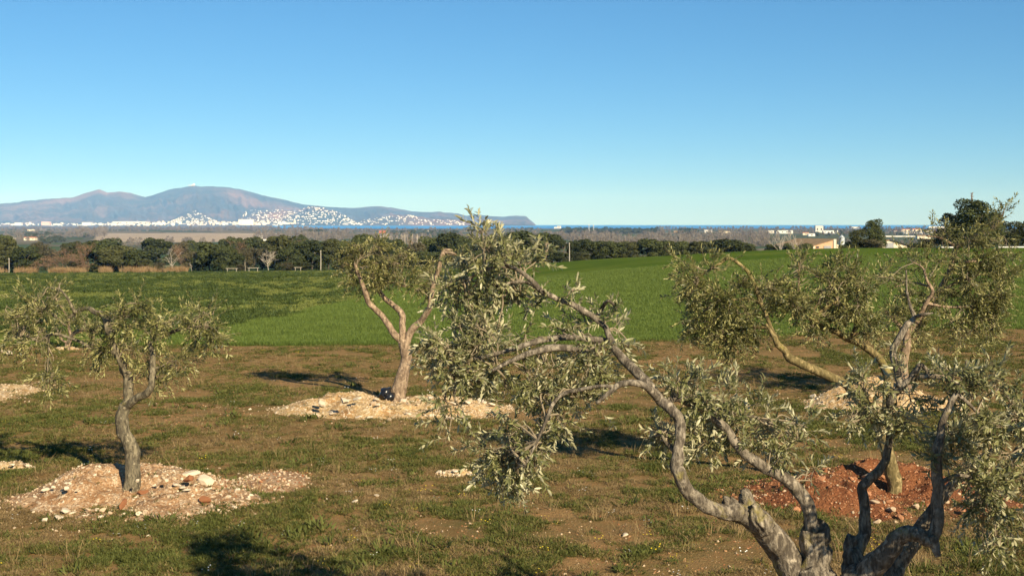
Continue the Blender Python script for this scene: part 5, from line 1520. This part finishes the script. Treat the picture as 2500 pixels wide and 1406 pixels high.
q = MB(); q.box(((xp + .6 + xr) / 2, d + 2, (Z(597) + bz) / 2), (xr - xp - .6, 5, Z(597) - bz)); q.build("lean_to", M_CREAM, em, origin=base)
q = MB(); q.box((lx(1996), d - .05, Z(603.5)), (.9, .3, .5)); q.build("window", M_DARKGL, em, origin=base)
q = MB(); q.box((lx(2020), d - .05, Z(603.5)), (2.4, .3, .9)); q.build("door", M_DOOR, em, origin=base)
tag(em, "low brick barn with long weathered tile roof behind the field crest", "barn")
# second barn
base = np.array([lx(2180), d, bz]); em = empty("gabled_barn", base)
a_, p_, c_ = lx(2148), lx(2171), lx(2222)
q = MB(); prism(q, [(a_ + .6, bz), (c_ - 1.2, bz), (c_ - 1.2, Z(600.5)), (p_, Z(587)), (a_ + .6, Z(593.5))], d, d + 18, -4); q.build("wall", M_CREAM, em, origin=base)
q = MB(); prism(q, [(a_ - .6, Z(595)), (p_, Z(586.6)), (p_, Z(585.2)), (a_ - .6, Z(593.6))], d - .5, d + 18.4, -4); q.build("roof_slope", M_OLDTILE, em, origin=base)
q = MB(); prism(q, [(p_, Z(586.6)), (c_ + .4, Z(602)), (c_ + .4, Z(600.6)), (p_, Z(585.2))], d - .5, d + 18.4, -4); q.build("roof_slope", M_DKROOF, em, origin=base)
q = MB(); q.box((lx(2172), d - .1, (Z(592.5) + bz) / 2), (2.6, .4, Z(592.5) - bz)); q.build("door", M_DOOR, em, origin=base)
tag(em, "cream gabled barn with dark roof edge right of the round tree", "barn")
# silos
def silo(px0, px1, ytop, ysh, d, label):
    xa, xb = gx(px0, d), gx(px1, d); r_ = (xb - xa) / 2; cxx = (xa + xb) / 2
    z0 = float(terr(cxx, d)) - 1.0
    zt, zs = P(0, ytop, d)[2], P(0, ysh, d)[2]
    base = np.array([cxx, d, z0]); em = empty("grain_silo", base)
    q = MB(); zb = zs - 2.6 * r_
    nz = 13; zz_ = np.linspace(zb, zs, nz)
    q.tube([(cxx, d, z) for z in zz_], [r_ * (1 if k % 2 else .97) for k in range(nz)], 18); q.build("tank", M_GREYMET, em, origin=base, smooth=False)
    q = MB(); q.tube([(cxx, d, zs), (cxx, d, zt - .1), (cxx, d, zt)], [r_ * 1.05, r_ * .12, .05], 18); q.build("cone_roof", M_GREYMET, em, origin=base)
    for k in range(4):
        a = k * math.pi / 2 + .5
        q = MB(); q.tube([(cxx + r_ * .85 * math.cos(a), d + r_ * .85 * math.sin(a), z0 - .3), (cxx + r_ * .85 * math.cos(a), d + r_ * .85 * math.sin(a), zb + .4)], .08, 5); q.build("leg", M_GREYMET, em, origin=base)
    tag(em, label, "silo")
silo(2048.5, 2062, 573.5, 580, 440, "grey metal silo with conical roof right of the brick barn")
silo(2242, 2250, 585, 592, 440, "small grey silo tip right of the gabled barn")

# poles and low rail frames at the field's far edge
def pole(px, ytop, d, label):
    x = gx(px, d); z = float(terr(x, d)); zt = P(0, ytop, d)[2]
    base = np.array([x, d, z]); em = empty("wooden_pole", base)
    q = MB(); q.tube([(x, d, z - .3), (x + .03, d, (z + zt) / 2), (x, d, zt)], [.13, .12, .10], 8); q.build("shaft", M_WOOD, em, origin=base)
    q = MB(); q.box((x, d, zt - .25), (.42, .10, .10)); q.build("crossarm", M_WOOD, em, origin=base)
    tag(em, label, "pole")
pole(783, 611, 325, "tall thin wooden pole in front of the left hedgerow")
pole(1390, 592, 312, "tall thin wooden pole at the left end of the crest oaks")
pole(22, 630, 330, "short thin pole in the scrub at the left edge")
def rail(x0, x1, ytop, d, label):
    base = np.array([gx((x0 + x1) / 2, d), d, float(terr(gx((x0 + x1) / 2, d), d))]); em = empty("rail_frame", base)
    zt = P(0, ytop, d)[2]
    q = MB(); q.box((base[0], d, zt), ((x1 - x0) / F * d + .3, .10, .10)); q.build("rail", M_BARE, em, origin=base)
    for px in (x0 + 2, x1 - 2):
        x = gx(px, d); z = float(terr(x, d))
        q = MB(); q.box((x, d, (z + zt) / 2 - .1), (.10, .10, zt - z + .1)); q.build("post", M_BARE, em, origin=base)
    tag(em, label, "rail frame")
rail(553, 579, 655.5, 322, "low wooden rail frame left of the two-armed dead tree")
rail(606, 631, 654, 322, "low wooden rail frame right of the two-armed dead tree")
rail(719, 736, 653, 322, "low wooden rail half hidden below the hedgerow oaks")

# far buildings on the plain
M_OFFW = plain("off_white_render", (0.56, 0.53, 0.47), .85, .1, .5)
def farm(x0, x1, ytop, ybot, m_, label, roof=None, cat="building", name="farm_building", group=None, dep=12):
    if m_ is M_WHITE and (x0 * 7) % 3 != 0: m_ = M_OFFW
    px = (x0 + x1) / 2; d = plain_d(px, ybot)
    w_ = (x1 - x0) / F * d; h = (ybot - ytop) / F * d
    x = gx(px, d); z = float(terr(x, d))
    base = np.array([x, d, z]); em = empty(name, base)
    hw = h * (.72 if roof else 1.0)
    q = MB(); q.box((x, d + dep / 2, z + hw / 2 - .3), (w_, dep, hw + .6)); q.build("wall", m_, em, origin=base)
    if roof:
        q = MB()
        V = np.array([[x - w_ / 2 - .4, d - .5, z + hw], [x + w_ / 2 + .4, d - .5, z + hw], [x + w_ / 2 + .4, d + dep + .5, z + hw], [x - w_ / 2 - .4, d + dep + .5, z + hw], [x - w_ / 2 - .4, d + dep / 2, z + h], [x + w_ / 2 + .4, d + dep / 2, z + h]])
        q.add(V, f4=[[0, 1, 5, 4], [2, 3, 4, 5], [3, 2, 1, 0]], f3=[[1, 2, 5], [3, 0, 4]]); q.build("roof", roof, em, origin=base)
    else:
        q = MB(); q.box((x, d + dep / 2, z + hw + .15), (w_ + .3, dep + .3, .3)); q.build("roof", M_PALE, em, origin=base)
    nwin = int(max(1, min(4, (x1 - x0) // 9)))
    for k in range(nwin):
        q = MB(); q.box((x - w_ / 2 + w_ * (k + .5) / nwin, d - .06, z + hw * .5), (w_ / nwin * .3, .25, hw * .3)); q.build("window", M_DARKGL, em, origin=base)
    tag(em, label, cat, group)
farm(58, 85, 578, 587, M_CREAM, "ochre farmhouse with tiled roof at left of the plain", M_TILE)
farm(104, 118, 577.5, 583, M_CREAM, "pale small house right of the ochre farmhouse")
farm(119, 136, 578, 582, M_WHITE, "low white shed beside the pale small house")
farm(17, 33, 580.5, 584.5, M_WHITE, "low pale greenhouse at the left edge of the plain")
farm(67, 84, 560.5, 565, M_CREAM, "pale farm building far off under the flat town strip")
farm(98, 110, 559, 563, M_WHITE, "tiny white farm building right of the pale one far off")
farm(633, 641, 575, 583, M_WHITE, "small white tower block standing in the tan field")
farm(627, 655, 585, 590, M_WHITE, "long low white shed beyond the left hedgerow")
farm(574, 590, 583, 588, M_CREAM, "small cream shed behind the left hedgerow")
farm(925, 941, 562.5, 570, M_TILE, "small brick-red house far behind the middle tree", M_TILE)
farm(1078, 1092, 565, 570, M_TILE, "red-roofed house beyond the poplar row", M_TILE)
farm(1100, 1113, 565.5, 570, M_CREAM, "small ochre house right of the red-roofed one", M_TILE)
farm(1000, 1014, 564, 568.5, M_CREAM, "pale house left of the red-roofed one beyond the poplars", M_TILE)
farm(1034, 1046, 563.5, 568, M_WHITE, "tiny white house beyond the poplar row")
farm(1052, 1062, 563, 567.5, M_WHITE, "tiny white house second beyond the poplar row")
farm(1353, 1359, 554.5, 558, M_WHITE, "low white shed near the shore line")
farm(1360, 1370, 552, 558, M_WHITE, "cluster of white tanks near the shore line")
farm(1428, 1444, 565.5, 569, M_WHITE, "white shed at the foot of the tall mast")
farm(1720, 1739, 561.5, 568.5, M_WHITE, "white farmhouse with pale roof in the right of the plain", M_PALE)
farm(1755, 1784, 563.5, 569, M_CREAM, "row of ochre houses right of the white farmhouse", M_OLDTILE)
farm(1645, 1665, 563, 568, M_OLDTILE, "brownish barn left of the white farmhouse", M_OLDTILE)
farm(1868, 1890, 563, 570, M_WHITE, "bright white shed left of the bare poplars")
farm(1895, 1936, 563, 570.5, M_PALE, "long pale warehouse behind the bare poplars")
farm(1991, 2010, 551.5, 568, M_WHITE, "tall white tower block on the right of the plain", dep=14)
farm(2010, 2046, 563, 570, M_WHITE, "long white building beside the tall white block")
farm(1960, 1975, 567, 574, M_CREAM, "small cream house below the tall white block", M_TILE)
farm(1974, 1990, 571, 577, M_WHITE, "low white house in front of the tall white block")
farm(2075, 2098, 552.5, 556.5, M_WHITE, "thin white building left of the round dark tree")
farm(2200, 2225, 559, 566, M_CREAM, "ochre house in the village at far right", M_TILE)
farm(2228, 2250, 558, 567, M_CREAM, "pinkish house right of the ochre village house", M_TILE)
farm(2262, 2296, 562, 567, M_WHITE, "white house against the dark trees at right", M_TILE)
farm(2268, 2305, 553, 558, M_WHITE, "long white warehouse near the shore at right")
farm(2182, 2200, 562, 566.5, M_WHITE, "small white house at the left end of the village", M_TILE)
farm(2206, 2290, 567.5, 571.5, M_PALE, "long pale greenhouse in front of the village")
farm(2145, 2245, 576, 578.5, M_PALE, "long thin pale greenhouse behind the gabled barn")
farm(2240, 2272, 574, 583, M_CREAM, "sunlit ochre farmhouse left of the dark thicket", M_OLDTILE)

# masts
def mast(px, ytop, ybot, label):
    d = plain_d(px, ybot); x = gx(px, d); z = float(terr(x, d)); zt = z + (ybot - ytop) / F * d
    base = np.array([x, d, z]); em = empty("lattice_mast", base)
    q = MB(); hw = .5 + .0002 * d
    for sx, sy in ((-1, -1), (1, -1), (1, 1), (-1, 1)):
        q.tube([(x + sx * hw * 1.3, d + sy * hw * 1.3, z - .3), (x + sx * hw * .5, d + sy * hw * .5, zt)], .12 + .00005 * d, 4)
    for k in range(12):
        zk = z + (zt - z) * k / 12; s = hw * (1.3 - .8 * k / 12)
        q.tube([(x - s, d - s, zk), (x + s, d - s, zk + (zt - z) / 12)], .10, 3); q.tube([(x + s, d + s, zk), (x - s, d + s, zk + (zt - z) / 12)], .10, 3)
    q.build("lattice", M_PALE, em, origin=base)
    q = MB(); q.box((x, d, zt - 2), (hw * 3, hw * 3, 1.2)); q.build("platform", M_PALE, em, origin=base)
    q = MB(); q.tube([(x, d, zt), (x, d, zt + 4)], .15, 4); q.build("antenna", M_PALE, em, origin=base)
    tag(em, label, "mast")
mast(1438, 548, 573, "tall white lattice mast rising in front of the sea")
mast(1449, 549, 571, "slimmer mast just right of the tall white mast")
# dead spike above the tallest oak
x = gx(2373, 192); q = MB(); z0 = P(0, 500, 192)[2]
base = np.array([x, 192., float(terr(x, 192.))])
em = empty("dead_stem", base)
q.tube([(x, 192, base[2]), (x, 192, z0), (x - .05, 192, P(0, 484, 192)[2]), (x, 192, P(0, 471, 192)[2])], [.16, .10, .08, .06], 6); q.build("stem", M_BROWN, em, origin=base)
q = MB()
for k in range(10):
    zz_ = P(0, 472 + k * 1.8, 192)[2]; a = k * 2.4
    q.tube([(x, 192, zz_), (x + .22 * math.cos(a), 192 + .22 * math.sin(a), zz_ + .12)], [.06, .05], 4)
q.build("seed_heads", M_BROWN, em, origin=base)
tag(em, "dead brown flower stem sticking up above the tallest oak", "stem")
# pale kerb of the track on the right crest
for (x0, x1, py, lb) in ((2298, 2336, 601, "short pale concrete edge on the right crest"), (2438, 2560, 603, "long pale concrete edge at the right end of the crest")):
    d = 150.; xa, xb = gx(x0, d), gx(x1, d)
    n = max(3, int((xb - xa) / 1.0)); xs = np.linspace(xa, xb, n)
    q = MB(); q.tube(np.stack([xs, np.full(n, d), terr(xs, np.full(n, d)) + .07], 1), .11, 6)
    o = q.build("track_kerb", M_PALE); tag(o, lb, "kerb")
# ---------------------------------------------------------------- haze over the whole place
hm = bpy.data.materials.new("haze_air"); hm.use_nodes = True
ht = hm.node_tree; ht.nodes.clear()
pv = ht.nodes.new("ShaderNodeVolumePrincipled")
pv.inputs["Color"].default_value = (0.24, 0.50, 1.0, 1)
pv.inputs["Absorption Color"].default_value = (1, 1, 1, 1)
pv.inputs["Density"].default_value = 3.8e-5
pv.inputs["Anisotropy"].default_value = -0.25
hout = ht.nodes.new("ShaderNodeOutputMaterial")
ht.links.new(pv.outputs[0], hout.inputs["Volume"])
q = MB(); q.box((0, 15300, 330), (60000, 31000, 720))
ho = q.build("haze", hm)
tag(ho, kind="stuff")
